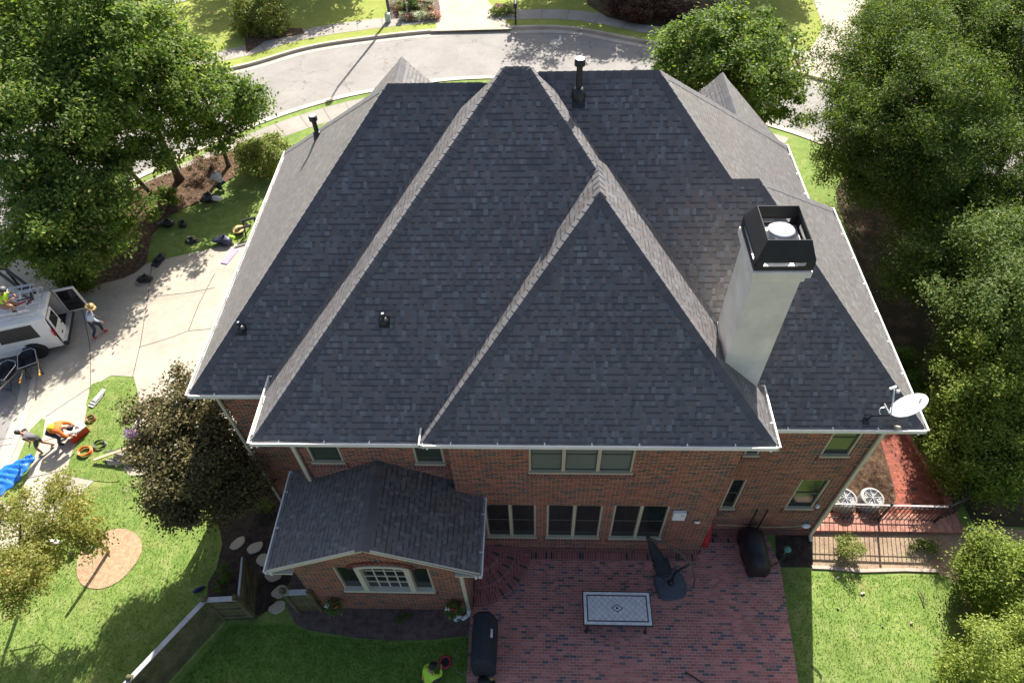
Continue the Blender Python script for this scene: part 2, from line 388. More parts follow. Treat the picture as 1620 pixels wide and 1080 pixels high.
def ribbon(a,b,z,z2=None):
    m=MB()
    for i in range(len(a)-1):
        m.face([(a[i].x,a[i].y,z),(a[i+1].x,a[i+1].y,z),(b[i+1].x,b[i+1].y,z2 if z2 is not None else z),(b[i].x,b[i].y,z2 if z2 is not None else z)])
    return m
SZ=-.13
struct(sheet('ground',[(-400,-300),(400,-300),(400,700),(-400,700)],-.16,groundmat('ground_mixed',[(.3,(.10,.085,.06)),(.7,(.19,.165,.12))],.4,8,.3,.03)))
near=curve([(-15.2,1),(-15.7,5.5),(-16.3,9.8),(-16.8,12.5),(-17.7,14.5),(-19.6,16.6),(-20.8,18.7),(-20.2,21.2),(-18.4,23.6),(-17.1,25.0),(-14.3,27.8),(-11.5,29.9),(-8.5,31.3),(-4,32.4),(1,32.2),(6,30.6),(11.1,27.6),(13.5,25.9),(20,22.5),(28,20),(44,17)],8)
far=curve([(-44,8),(-38,20),(-31,26),(-24,30.2),(-18.5,32.8),(-15.4,34.2),(-12.7,35.9),(-9.5,36.9),(-5.7,37.6),(-1.6,37.8),(1.8,37.6),(5.6,36.0),(9,34.9),(12.7,32.8),(14.9,31.4),(21,28.7),(30,26.5),(60,22)],8)
struct(sheet('street',[(-44,1)]+[p.xy for p in far]+[p.xy for p in reversed(near)],SZ,m_asph))
lot=sheet('lawn',[p.xy for p in near]+[(60,10),(60,-6),(-15.2,-6)],0,m_lawn,.2); struct(lot)
flot=sheet('far_lawn',[p.xy for p in far]+[(90,20),(90,120),(-90,120),(-90,8)],0.02,m_lawnfar,.2); struct(flot)
# kerbs with gutter pans
def kerb(c,side,name):
    m=MB(); a=offs(c,.0*side); b=offs(c,.16*side); g=offs(c,-.42*side); e=offs(c,-.004*side)
    for i in range(len(c)-1):
        def q(A,z1,B,z2):
            f=[(A[i].x,A[i].y,z1),(A[i+1].x,A[i+1].y,z1),(B[i+1].x,B[i+1].y,z2),(B[i].x,B[i].y,z2)]
            m.face(f if side*1>0 else f[::-1])
        q(e,.028,b,.034); q(g,SZ+.006,e,SZ+.018); q(e,SZ+.018,e,.028)
    return struct(m.build(name,m_kerb))
kerb(near,-1,'kerb'); kerb(far,1,'kerb')
def edge_poly(pts,n=6): return [p.xy for p in curve(pts,n,True)]
def GP(*pp): return [G(x,y).xy for x,y in pp]
# far side walk, strips and drives
fw0=offs(far,.9); fw1=offs(far,2.1)
sel=slice(28,120)
o=ribbon(fw0[sel],fw1[sel],.028).build('sidewalk',m_side); struct(o)
nw0=offs(near,-.55); nw1=offs(near,-1.85)
o=ribbon(nw1[36:130],nw0[36:130],.006).build('sidewalk',m_side); struct(o)
nl=offs(near,-.95); nm=offs(near,-2.15)
# sidewalk joints
m=MB()
for (i0,i1,A,B,z) in ((28,118,fw0,fw1,.031),(36,128,nw0,nw1,.009)):
    for i in range(i0+(12 if A is nw0 else 0),i1,3):
        a,b=A[i],B[i]; m.bar((a.x,a.y,z),(b.x,b.y,z),.02,.003)
m_joint=simple('joint_dark',(.10,.09,.075),.95,.3,8)
struct(m.build('sidewalk_joints',m_joint))
struct(sheet('driveway',GP((700,-60),(692,20),(690,46),(680,50.5),(810,47),(806,41),(790,24),(762,-10),(740,-60)),.033,m_conc))
struct(sheet('driveway',GP((1277,-30),(1290,10),(1303,45),(1285,75),(1262,95),(1250,111.5),(1340,136),(1352,110),(1375,80),(1386,40),(1397,0),(1405,-30)),.033,m_conc))
# own drive: fan of concrete from the garage to the street
dr=[(-7.2,21.0),(-11.0,20.35),(-13.0,19.75),(-15.2,18.95),(-16.6,18.2),(-17.6,17.9),(-18.6,18.2),(-19.7,19.3),(-20.9,19.2),(-20.75,18.6),(-19.6,16.6),(-17.7,14.5),(-16.8,12.5),(-16.3,9.8),(-15.85,6.5),(-15.1,6.5),(-14.1,8.0),(-13.2,9.8),(-14.0,11.3),(-14.75,12.3),(-14.9,13.0),(-14.4,13.5),(-13.6,13.45),(-13.1,12.6),(-12.85,11.5),(-12.75,10.6),(-12.55,9.95),(-12.3,9.75),(-9.5,9.9),(-7.2,10.5)]
struct(sheet('driveway',dr,.010,m_conc))
# island of grass between the drive and the front walk, and the strip by the street
isl=GP((143,612),(150,606),(166,602),(190,601),(206,602),(208,607),(205,640),(199,668),(188,692),(176,712),(169,728),(176,735),(190,760),(150,760),(98,748),(106,742),(116,712),(131,680),(136,655),(140,630))
isl=edge_poly([tuple(p) for p in isl],4)
struct(sheet('grass_island',isl,.016,m_lawn))
struct(sheet('grass_strip',GP((66,662),(72,664),(68,690),(52,730),(36,775),(20,800),(2,790),(12,768),(33,715),(48,680)),.016,m_lawn))
m=MB()
def jl(*pp,w=.022,z=.013):
    P=[G(x,y,z) for x,y in pp]
    for a,b in zip(P[:-1],P[1:]): m.bar(a,b,w,.004)
jl((143,612),(143,570),(142,545),(133,500),(128,487)); jl((240,420),(234,470),(222,545),(208,603)); jl((340,455),(298,463),(233,470)); jl((335,520),(298,523),(270,534),(220,549)); jl((298,523),(315,480),(340,432)); jl((143,612),(100,640),(72,659)); jl((110,685),(70,697)); jl((106,742),(66,751),(40,757)); jl((42,601),(36,560),(33,540),w=.03); jl((0,695),(36,690)); jl((52,598),(47,545),w=.02)
struct(m.build('driveway_joints',m_joint))
# planting beds
struct(sheet('mulch_bed',GP((232,417),(214,432),(196,440),(172,446),(150,452),(138,462),(120,456),(104,449),(100,425),(110,395),(140,350),(190,310),(240,285),(300,262),(345,244),(375,238),(388,252),(372,280),(345,295),(322,318),(290,330),(262,345),(244,368),(236,392)),.022,m_mulch))
struct(sheet('mulch_bed',GP((352,800),(346,830),(352,860),(342,900),(330,920),(327,950),(340,972),(360,980),(400,979),(425,965),(470,905),(520,880),(540,800),(450,700),(400,720)),.012,m_dark))
struct(sheet('mulch_bed',GP((462,905),(455,960),(466,985),(486,996),(510,1000),(560,1008),(620,1013),(680,1012),(745,1004),(745,930),(600,900)),.018,m_bedm))
rg=[(G(172,882).x+.86*math.cos(a)*(1+.05*math.sin(3*a)),G(172,882).y+.86*math.sin(a)) for a in [i*math.pi/16 for i in range(32)]]
struct(sheet('pine_straw_ring',rg,.016,m_straws))
struct(sheet('dirt_strip',GP((1284,838),(1350,832),(1560,832),(1620,838),(1620,1000),(1560,990),(1520,985),(1527,960),(1516,935),(1502,915),(1484,906),(1430,904),(1360,906),(1310,901),(1284,901)),.008,m_dirt))
struct(sheet('mulch_bed',GP((1226,835),(1286,838),(1286,897),(1236,897),(1228,880)),.012,m_dark))
struct(sheet('leaf_bed',GP((1292,842),(1300,760),(1330,700),(1340,690),(1392,690),(1428,815),(1400,840)),.007,m_mulch))
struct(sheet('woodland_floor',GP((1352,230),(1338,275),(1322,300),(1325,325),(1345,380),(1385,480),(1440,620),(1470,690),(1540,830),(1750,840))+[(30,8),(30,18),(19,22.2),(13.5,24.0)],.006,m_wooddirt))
m=MB(); 
edgep=GP((1284,897),(1310,898),(1360,903),(1430,901),(1484,903))
for a,b in zip(edgep[:-1],edgep[1:]): m.bar((a[0],a[1],.02),(b[0],b[1],.02),.09,.05)
struct(m.build('bed_edging',simple('edging_stone',(.42,.33,.27),.9,.2,9)))
struct(sheet('garden_bed',GP((617,31),(614,20),(612,0),(608,-20),(690,-20),(696,12),(697,26),(660,28)),.045,m_bedm))
struct(sheet('garden_bed',GP((388,62),(395,50),(440,46),(478,46),(482,54),(420,66),(390,86)),.045,m_mulch))
struct(sheet('garden_bed',GP((775,18),(790,21),(812,22),(810,12),(785,6)),.045,m_mulch))
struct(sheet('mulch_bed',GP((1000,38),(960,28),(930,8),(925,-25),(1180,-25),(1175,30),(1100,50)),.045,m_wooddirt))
struct(sheet('far_drive',GP((256,12),(300,2),(330,-8),(300,-20),(262,-20)),.045,m_side))
# back lawns (darker, thicker grass)
struct(sheet('back_lawn',[(-8.0,5.55),(-10.45,1.75),(-10.4,0),(-1.7,0)]+GP((760,1250),(745,1004),(680,1012),(600,1010),(510,1000),(466,985)),.005,m_lawn2))
# patio
pat=[(-1.75,5.2),(-1.75,-3),(5.75,-3),(6.22,4.3),(6.43,7.25),(6.2,8.2),(-1.75,8.2)]
struct(sheet('patio',pat,.035,m_patio,.05))
struct(sheet('patio_border',[(-.25,7.31),(4.30,7.31),(4.30,7.56),(-.25,7.56)],.040,m_soldier))
struct(sheet('patio_border',[(4.50,7.86),(6.2,7.86),(6.2,8.16),(4.50,8.16)],.040,m_soldier))
# manhole
m=MB(); m.lathe([(.36,SZ-.02),(.36,SZ+.012),(.31,SZ+.012),(.30,SZ+.006),(.02,SZ+.008)],(G(880,64).x,G(880,64).y,0),24)
tag(m.build('manhole_cover',simple('cast_iron_pale',(.42,.40,.36),.7,.2,9)),'round pale manhole cover set in the street','manhole cover')
#PART2
# ================================================================ HOUSE
house=thing('brick_house','two storey red brick house with a steep grey shingle hip roof and white gutters','house',(0,12,0))
def V(*a): return Vector(a)
def nrm(f):
    n=(f[1]-f[0]).cross(f[2]-f[0]).normalized()
    return n if n.z>0 else -n
def roof(name,faces,under=None):
    m=MB()
    for f in faces:
        n=(f[1]-f[0]).cross(f[2]-f[0])
        m.face(f if n.z>0 else f[::-1])
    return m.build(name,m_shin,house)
def caps(lst,w=.15,step=.165,name='ridge_cap',t=.006):
    m=MB()
    for a,b,n1,n2 in lst:
        d=(b-a); L=d.length; d.normalize()
        w1=d.cross(n1).normalized(); w2=d.cross(n2).normalized()
        up=(n1+n2).normalized()
        if w1.dot(n2)>0: w1=-w1       # wing lying on plane 1 points away from plane 2
        if w2.dot(n1)>0: w2=-w2
        k=int(L/step)
        for i in range(k+1):
            p=a+d*(i*step); q=a+d*min(L,(i*step+step*1.12)); wi=w*random.uniform(.95,1.04)
            lo,hi=t+.008,t*.6
            pts=[]
            for P,h in ((p,lo),(q,hi)):
                pts.append((P+w1*wi+n1*h*.8, P+w1*.05+n1*(h+.004), P+up*(h+.008), P+w2*.05+n2*(h+.004), P+w2*wi+n2*h*.8))
            for j in range(4): m.face([pts[0][j],pts[0][j+1],pts[1][j+1],pts[1][j]])
            g=[p+w1*wi-n1*.01,p+w1*.05-n1*.01,p-up*.005,p+w2*.05-n2*.01,p+w2*wi-n2*.01]
            for j in range(4): m.face([pts[0][j],g[j],g[j+1],pts[0][j+1]])
            for j,s_ in ((0,0),(4,4)): m.face([pts[0][s_],pts[1][s_],pts[1][s_]-(n1 if s_==0 else n2)*.02,g[s_]])
    bm=bmesh.new(); o=m.build(name,m_cap,house)
    bm.from_mesh(o.data); bmesh.ops.remove_doubles(bm,verts=bm.verts,dist=.0004); bm.to_mesh(o.data); bm.free()
    return o
P_=1.03
def K(p,k): return V(p.x*k,p.y*k,CH-(CH-p.z)*k)
KM,KW,KN=1.02,.975,.985
# left body
L0,L1,La,Le=V(-7.65,8.52,6),V(-7.65,17.56,6),V(-3.13,13.04,10.655),V(.5,13.04,10.655)
LR=[L0,V(.5,8.52,6),Le,La]; LL=[L1,L0,La]; LF=[V(.5,17.56,6),L1,La,Le]
roof('roof',[LR,LL,LF])
# main body and its lower right end share one rear slope
Ma,Mh,El,E0,E1=V(2.34,12.66,11.078),V(3.8,11.2,9.574),V(4.34,11.2,9.574),V(7.82,7.73,6),V(7.82,14.68,6)
M0=V(-.5,12.66,11.078); Mc=V(7.27,17.59,6); Mv=V(7.27,14.68,6)
Ma,Mh,El,E0,E1,M0,Mc,Mv=[K(p,KM) for p in (Ma,Mh,El,E0,E1,M0,Mc,Mv)]
MRr=[K(V(-.5,7.73,6),KM),E0,El,Mh,Ma,M0]; MRt=[Ma,Mh,Mv,Mc]; MF=[M0,Ma,Mc,K(V(-.5,17.59,6),KM)]; ER=[E0,E1,El]; EF=[Mh,El,E1,Mv]
roof('roof',[MRr,MRt,MF,ER,EF])
# middle wing
W0,Wl,Wr,W1=[K(p,KW) for p in (V(-5.94,7.33,6),V(-.69,12.92,11.05),V(-.19,12.92,11.05),V(4.72,7.33,6))]
Wb,Wc=V(W0.x,12.9,W0.z),V(W1.x,12.9,W1.z); Wd,We=V(Wr.x,13.9,9.5),V(Wl.x,13.9,9.5)
WR=[W0,W1,Wr,Wl]
roof('roof',[WR,[Wb,W0,Wl],[W1,Wc,Wr],[Wl,Wr,Wd,We]])
# near wing
N0,N1,Na=[K(p,KN) for p in (V(-2.32,7.13,6.3),V(4.65,7.13,6.3),V(1.165,10.54,9.8))]; Nb=V(Na.x,11.45,Na.z)
NR=[N0,N1,Na]; NL=[V(N0.x,12.2,N0.z),N0,Na,Nb]; NT_=[N1,V(N1.x,12.2,N1.z),Nb,Na]
roof('roof',[NR,NL,NT_])
# front gables
sM=(Ma.z-Mc.z)/(Mc.x-Ma.x); g1r=V(-3.75,17.8,8.76); g2r=V(4.98,17.62,Mc.z+(Mc.x-4.98)*sM+.006); hipy=Mc.y-(Mc.x-4.98)*(Mc.y-Ma.y)/(Mc.x-Ma.x); g3r=V(2.63,17.7,8.45)
def gable(r,half,back,drop):
    a,b=V(r.x-half,r.y,r.z-drop),V(r.x+half,r.y,r.z-drop); rb=V(r.x,back,r.z)
    f1=[r,a,V(a.x,back,a.z),rb]; f2=[r,b,V(b.x,back,b.z),rb]; roof('roof',[f1,f2]); return nrm(f1),nrm(f2),rb
ga=gable(g1r,2.75,13.0,2.75); xr_=Mc.x; gf1=[g2r,V(g2r.x-2.3,g2r.y,g2r.z-2.36),V(g2r.x-2.3,14.6,g2r.z-2.36),V(g2r.x,14.6,g2r.z)]; gf2=[g2r,V(xr_,g2r.y,Mc.z+.006),V(xr_,Mc.y-.05,Mc.z+.006),V(g2r.x,hipy,g2r.z)]; roof('roof',[gf1,gf2]); gb=(nrm(gf1),nrm(gf2),None); gc=gable(g3r,1.7,14.5,1.9)
m=MB()
for r,h,d in ((g1r,2.6,2.72),(g2r,2.1,2.3),(g3r,1.6,1.8)):
    m.face([(r.x-h,r.y-.3,r.z-d),(r.x+h,r.y-.3,r.z-d),(r.x,r.y-.3,r.z-.08)][::-1])
m.build('gable_wall',m_brick,house)
nL,nLL,nLF=nrm(LR),nrm(LL),nrm(LF); nM,nMR,nMF,nER,nEF=nrm(MRr),nrm(MRt),nrm(MF),nrm(ER),nrm(EF)
nW=nrm(WR); nWL=nrm([Wb,W0,Wl]); nWT=nrm([W1,Wc,Wr]); nWF=nrm([Wl,Wr,Wd])
nN=nrm(NR); nNL=nrm(NL); nNT=nrm(NT_)
caps([(L0,La,nL,nLL),(L1,La,nLL,nLF),(La,V(-1.15,13.04,10.655),nL,nLF)])
caps([(E0,El,nM,nER),(Mh+V(0,0,.0),El,nM,nEF),(Mh,Ma,nM,nMR),(M0+V(.5,0,0),Ma,nM,nMF),(E1,El,nER,nEF),(Mc,Ma,nMR,nMF)])
caps([(W0,Wl,nW,nWL),(Wl,Wr,nW,nWF),(W1+(Wr-W1)*.62,Wr,nW,nWT)])
caps([(N0,Na,nN,nNL),(N1,Na,nN,nNT),(Na,V(Na.x,11.3,Na.z),nNL,nNT)])
for it in ((g1r,V(g1r.x,15.0,g1r.z),ga[0],ga[1]),(g2r,V(g2r.x,hipy-.1,g2r.z),gb[0],gb[1]),(g3r,V(g3r.x,15.3,g3r.z),gc[0],gc[1])): caps([it],w=.17)
# valley metal strips are hidden by closed-cut shingles: build the slight dark seam as real overlapping strips
def gutter(a,b,out):
    a=V(*a); b=V(*b); out=V(*out); m=MB(); d=(b-a).normalized(); L=(b-a).length
    def bx(o0,o1,z0,z1,s0=0,s1=L):
        X=[a+d*s+out*o+V(0,0,z) for s in (s0,s1) for o in (o0,o1) for z in (z0,z1)]
        for q in ((0,1,3,2),(4,6,7,5),(0,4,5,1),(2,3,7,6),(0,2,6,4),(1,5,7,3)): m.face([X[i] for i in q])
    bx(.055,.072,-.10,.012); bx(-.05,.055,-.115,-.10); bx(-.062,-.05,-.115,-.02); bx(0,.075,-.12,.012,0,.012); bx(0,.075,-.12,.012,L-.012,L)
    bx(.050,.082,.0,.014)
    bx(-.10,-.062,-.17,-.03)           # fascia
    s=.55
    while s<L-.2:
        bx(-.05,.06,-.012,.012,s,s+.022); s+=.92
    bm=bmesh.new(); o=m.build('gutter',m_gutter,house); bm.from_mesh(o.data); bmesh.ops.recalc_face_normals(bm,faces=bm.faces); bm.to_mesh(o.data); bm.free()
gutter((-7.65,8.52,6),(-5.99,8.52,6),(0,-1,0)); gutter((-7.65,17.5,6),(-7.65,8.46,6),(-1,0,0))
gutter((W0.x,W0.y,W0.z),(N0.x-.02,W0.y,W0.z),(0,-1,0)); gutter((W0.x,8.78,W0.z),(W0.x,W0.y-.06,W0.z),(-1,0,0))
gutter(N0,N1,(0,-1,0)); gutter((N0.x,W0.y+.45,N0.z),(N0.x,N0.y-.06,N0.z),(-1,0,0)); gutter((N1.x,N1.y-.06,N1.z),(N1.x,8.45,N1.z),(1,0,0))
gutter((N1.x+.05,E0.y,E0.z),E0,(0,-1,0)); gutter((E0.x,E0.y-.06,E0.z),E1,(1,0,0)); gutter((Mc.x,E1.y+.07,Mc.z),Mc,(1,0,0))
m=MB()     # soffits
for x0,y0,x1,y1,z in ((-7.58,8.6,-5.55,8.92,5.86),(-7.58,8.6,-7.28,17.3,5.861),(W0.x+.07,W0.y+.08,-2.3,7.82,W0.z-.14),(W0.x+.07,W0.y+.08,-5.5,8.9,W0.z-.143),(N0.x+.07,N0.y+.08,N1.x-.07,7.57,N0.z-.14),(4.28,N0.y+.08,N1.x-.07,8.1,N0.z-.143),(4.3,E0.y+.08,E0.x-.07,8.16,E0.z-.14),(7.44,8.0,E0.x-.07,14.5,E0.z-.141)):
    m.box((x0,y0,z),(x1,y1,z+.02))
m.build('soffit',m_trimw,house)
# walls
def facade(m,x0,x1,z0,z1,y,holes,dep=.09):
    xs=sorted({x0,x1,*[h[0] for h in holes],*[h[1] for h in holes]}); zs=sorted({z0,z1,*[h[2] for h in holes],*[h[3] for h in holes]})
    for i in range(len(xs)-1):
        for j in range(len(zs)-1):
            cx,cz=(xs[i]+xs[i+1])/2,(zs[j]+zs[j+1])/2
            if any(h[0]<cx<h[1] and h[2]<cz<h[3] for h in holes): continue
            m.face([(xs[i],y,zs[j]),(xs[i+1],y,zs[j]),(xs[i+1],y,zs[j+1]),(xs[i],y,zs[j+1])])
    for a,b,c,d in [h[:4] for h in holes]:
        Y=y+dep
        m.face([(a,y,c),(a,y,d),(a,Y,d),(a,Y,c)]); m.face([(b,y,c),(b,Y,c),(b,Y,d),(b,y,d)]); m.face([(a,y,c),(a,Y,c),(b,Y,c),(b,y,c)]); m.face([(a,y,d),(b,y,d),(b,Y,d),(a,Y,d)])
def side(m,x,y0,y1,z0,z1,sgn):
    f=[(x,y0,z0),(x,y1,z0),(x,y1,z1),(x,y0,z1)]; m.face(f if sgn>0 else f[::-1])
def window(x0,x1,z0,z1,y,n,glass,split=True,parent=None,dep=.09,fw=.05,sill=True):
    w=MB(); Y0=y+.02; Y1=y+dep-.004
    w.box((x0+.002,Y0,z0+.002),(x0+fw,Y1,z1-.002)); w.box((x1-fw,Y0,z0+.002),(x1-.002,Y1,z1-.002)); w.box((x0+fw,Y0,z1-fw),(x1-fw,Y1,z1-.002)); w.box((x0-.02,y-.03,z0-.012),(x1+.02,Y1-.002,z0+.045))
    pw=(x1-x0)/n
    for i in range(1,n): w.box((x0+i*pw-.04,Y0-.004,z0+.04),(x0+i*pw+.04,Y1-.003,z1-fw))
    o=w.build('window',m_trim,parent or house,bevel=.004)
    d=MB()
    for i in range(n):
        a,b=x0+i*pw+(fw if i==0 else .04),x0+(i+1)*pw-(fw if i==n-1 else .04)
        pn=MB(); pn.box((a,y+dep-.02,z0+.045),(b,y+dep-.008,z1-fw)); pn.build('pane',glass,o)
        d.box((a,y+dep-.038,z0+.045),(a+.022,y+dep-.02,z1-fw)); d.box((b-.022,y+dep-.038,z0+.045),(b,y+dep-.02,z1-fw))
        if split: zm=(z0+z1)/2; d.box((a+.022,y+dep-.036,zm-.018),(b-.022,y+dep-.021,zm+.018)); 
        d.box((a+.022,y+dep-.037,z0+.045),(b-.022,y+dep-.0205,z0+.072))
    d.build('sash',simple('sash_dark',(.10,.10,.075),.5,.1,4) if 'sash_dark' not in bpy.data.materials else bpy.data.materials['sash_dark'],o)
    if sill:
        s=MB(); s.box((x0-.06,y-.022,z0-.2),(x1+.06,y+.005,z0-.014)); s.build('sill',m_rowlock,o)
    return o
hW2=[(-5.2,-4.45,4.29,5.70),(-2.81,-2.13,4.27,5.70)]
hN=[(-.22,2.08,4.37,5.78),(-1.34,-.06,.93,2.78),(.20,1.57,.93,2.78),(1.83,3.18,.92,2.80)]
hM=[(4.68,5.03,4.17,5.6),(4.68,5.06,1.49,3.05),(6.40,7.06,4.17,5.6),(6.33,7.04,1.54,3.07)]
m=MB()
facade(m,-5.56,-1.95,-.2,6.05,7.8,hW2); facade(m,-1.95,4.3,-.2,6.36,7.55,hN); facade(m,4.3,7.46,-.2,5.7,8.14,hM); facade(m,-7.3,-5.56,-.2,5.9,8.9,[])
side(m,-5.56,7.8,8.9,-.2,6.05,-1); side(m,-1.95,7.55,7.8,-.2,6.36,-1); side(m,4.3,7.55,8.14,-.2,6.36,1); side(m,7.46,8.14,14.3,-.2,5.7,1); side(m,-7.3,8.9,17.2,-.2,5.9,-1)
m.face([(-7.3,17.2,-.2),(-7.3,17.2,5.9),(6.9,17.2,5.9),(6.9,17.2,-.2)]); side(m,6.9,14.3,17.2,-.2,5.9,1); m.face([(6.9,14.3,-.2),(6.9,14.3,5.9),(7.46,14.3,5.9),(7.46,14.3,-.2)])
for x,r in ((-2.1,1),(0,1)): pass
m.build('wall',m_brick,house)
for h in hW2: window(*h,7.8,1,m_greenw)
window(*hN[0],7.55,3,m_blind)
for h in hN[1:]: window(*h,7.55,2,m_glass)
window(*hM[0],8.14,1,m_greenw); window(*hM[1],8.14,1,m_glass); window(*hM[2],8.14,1,m_greenw); window(*hM[3],8.14,1,m_glass)
# low brick water table course
m=MB(); m.box((-1.97,7.52,-.2),(4.33,7.548,.30)); m.box((4.33,8.11,-.2),(7.48,8.138,.30)); m.box((4.302,7.52,-.2),(4.33,8.11,.299)); m.build('water_table',m_rowlock,house)
# single storey garden room
br=V(-3.68,5.68,4.42); 
SL=(4.42-3.15)/2.38
bl=[V(-6.08,5.68,3.15),V(-3.68,5.68,4.42),V(-3.68,7.83,4.42),V(-6.08,7.83,3.15)]
blx=[V(-6.08,7.83,3.15),V(-5.56,7.83,3.425),V(-5.56,8.2,3.425),V(-6.08,8.2,3.15)]
brr=[V(-3.68,5.68,4.42),V(-1.31,5.66,3.15),V(-1.31,7.56,3.15),V(-1.955,7.56,3.496),V(-1.955,7.83,3.496),V(-3.68,7.83,4.42)]
m=MB()
for f in (bl,blx,brr):
    n=(f[1]-f[0]).cross(f[2]-f[0]); m.face(f if n.z>0 else f[::-1])
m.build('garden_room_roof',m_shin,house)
caps([(V(-3.68,5.66,4.42),V(-3.68,7.8,4.42),nrm(bl),nrm(brr))],w=.17,step=.20,t=.02)
gutter((-6.08,8.2,3.15),(-6.08,5.66,3.15),(-1,0,0)); gutter((-1.31,5.64,3.15),(-1.31,7.54,3.15),(1,0,0))
m=MB()   # rake boards and returns
for s,x,zz in ((-1,-6.08,3.15),(1,-1.31,3.15)):
    m.bar((-3.68,5.70,4.365),(x,5.70,zz-.05),.035,.10); 
    m.box((min(x,x-s*.55),5.68,zz-.16),(max(x,x-s*.55),5.96,zz-.11))
m.build('rake_board',m_trimw,house)
hB=[(-4.76,-2.52,1.33,2.78)]
m=MB(); facade(m,-5.7,-1.7,-.2,3.2,5.95,hB,.12)
m.face([(-5.7,5.95,3.2),(-1.7,5.95,3.2),(-1.7,5.95,3.31),(-3.68,5.95,4.38),(-5.7,5.95,3.31)])
side(m,-5.7,5.95,7.8,-.2,3.3,-1); side(m,-1.7,5.95,7.55,-.2,3.3,1)
m.build('garden_room_wall',m_brick,house)
wb=window(-4.76,-2.52,1.33,2.78,5.95,1,m_glass,False,dep=.12,sill=True)
for ch in list(wb.children):
    if ch.name.startswith('pane') or ch.name.startswith('sash'): bpy.data.objects.remove(ch)
for a,b in ((-4.70,-4.24),(-2.97,-2.58)):
    m=MB(); m.box((a,6.03,1.37),(b,6.05,2.73)); m.build('side_pane',m_glass,wb)
m=MB(); m.box((-4.12,6.03,1.42),(-3.10,6.05,2.86)); m.build('pane',m_glass,wb)
m=MB(); m.box((-4.24,5.915,1.36),(-4.12,6.045,2.84)); m.box((-3.10,5.915,1.36),(-2.97,6.045,2.84)); m.box((-4.76,5.905,1.30),(-2.52,6.04,1.40))
# arched head
N=14; ax=(-4.24-2.97)/2; hw=(4.24-2.97)/2
arc=[(ax+hw*math.cos(math.pi*i/N),2.80+.17*math.sin(math.pi*i/N)) for i in range(N+1)]; ain=[(ax+(hw-.12)*math.cos(math.pi*i/N),2.76+.10*math.sin(math.pi*i/N)) for i in range(N+1)]
for i in range(N):
    for Y in (5.90,):
        m.face([(arc[i][0],Y,arc[i][1]),(ain[i][0],Y,ain[i][1]),(ain[i+1][0],Y,ain[i+1][1]),(arc[i+1][0],Y,arc[i+1][1])])
    m.face([(arc[i][0],5.90,arc[i][1]),(arc[i+1][0],5.90,arc[i+1][1]),(arc[i+1][0],5.97,arc[i+1][1]),(arc[i][0],5.97,arc[i][1])])
m.build('window_frame',m_trimw,wb)
m=MB(); m.face([(p[0],5.93,p[1]) for p in ain]); m.build('arched_pane',m_glass,wb)
m=MB()
for i in range(1,4): x=-4.12+1.02*i/4; m.box((x-.014,6.01,1.42),(x+.014,6.03,2.74))
for z in (1.76,2.10,2.44,2.74): m.box((-4.12,6.008,z-.014),(-3.10,6.028,z+.014))
m.build('muntin',m_trimw,wb)
m=MB()   # brick arch lintel
for i in range(18):
    a=math.pi*(i+.5)/18; c,s=math.cos(a),math.sin(a)
    p=V(ax+(hw+.03)*c,5.94,2.80+.20*s); q=V(ax+(hw+.16)*c,5.94,2.80+.36*s); m.bar(p,q,.085,.05,up=(0,1,0))
m.build('brick_arch',simple('arch_brick',(.2,.065,.045),.9,.3,9),wb)
# down pipes
def downspout(pts,w=.085):
    m=MB()
    for a,b in zip(pts[:-1],pts[1:]): m.bar(a,b,w,w*.75,up=(0,1,0) if abs(a[2]-b[2])>abs(a[1]-b[1]) else (0,0,1))
    return m.build('downspout',m_down,house,bevel=.008)
downspout([(-5.46,7.45,5.88),(-5.42,7.73,5.62),(-5.42,7.74,3.56)]); downspout([(7.38,7.80,5.9),(7.40,8.08,5.62),(7.40,8.08,.12),(7.40,7.92,.05)])
downspout([(-7.36,8.62,5.88),(-7.36,8.84,5.62),(-7.36,8.84,.1)],.07)
downspout([(-1.50,5.78,3.03),(-1.78,5.88,2.85),(-1.78,5.90,.16)],.09)
m=MB(); m.tube([(-1.78,5.90,.22),(-1.80,5.80,.10),(-1.92,5.72,.07),(-2.08,5.78,.06),(-2.14,5.66,.05)],.055,10); m.build('flexible_drain',m_white,house,smooth=True)
# chimney
cx0,cx1,cy0,cy1,ct=3.62,4.42,8.30,9.26,10.01
ch=MB(); ch.box((cx0,cy0,5.2),(cx1,cy1,ct-.16)); chim=ch.build('chimney',m_stucco,house)
m=MB(); m.box((cx0-.045,cy0-.045,ct-.34),(cx1+.045,cy1+.045,ct-.20)); m.box((cx0-.10,cy0-.10,ct-.20),(cx1+.10,cy1+.10,ct-.05)); m.build('cornice',m_stucco,chim,bevel=.02)
m=MB(); m.box((cx0-.06,cy0-.06,ct-.04),(cx1+.06,cy1+.06,ct+.0)); m.build('crown_pan',m_white,chim)
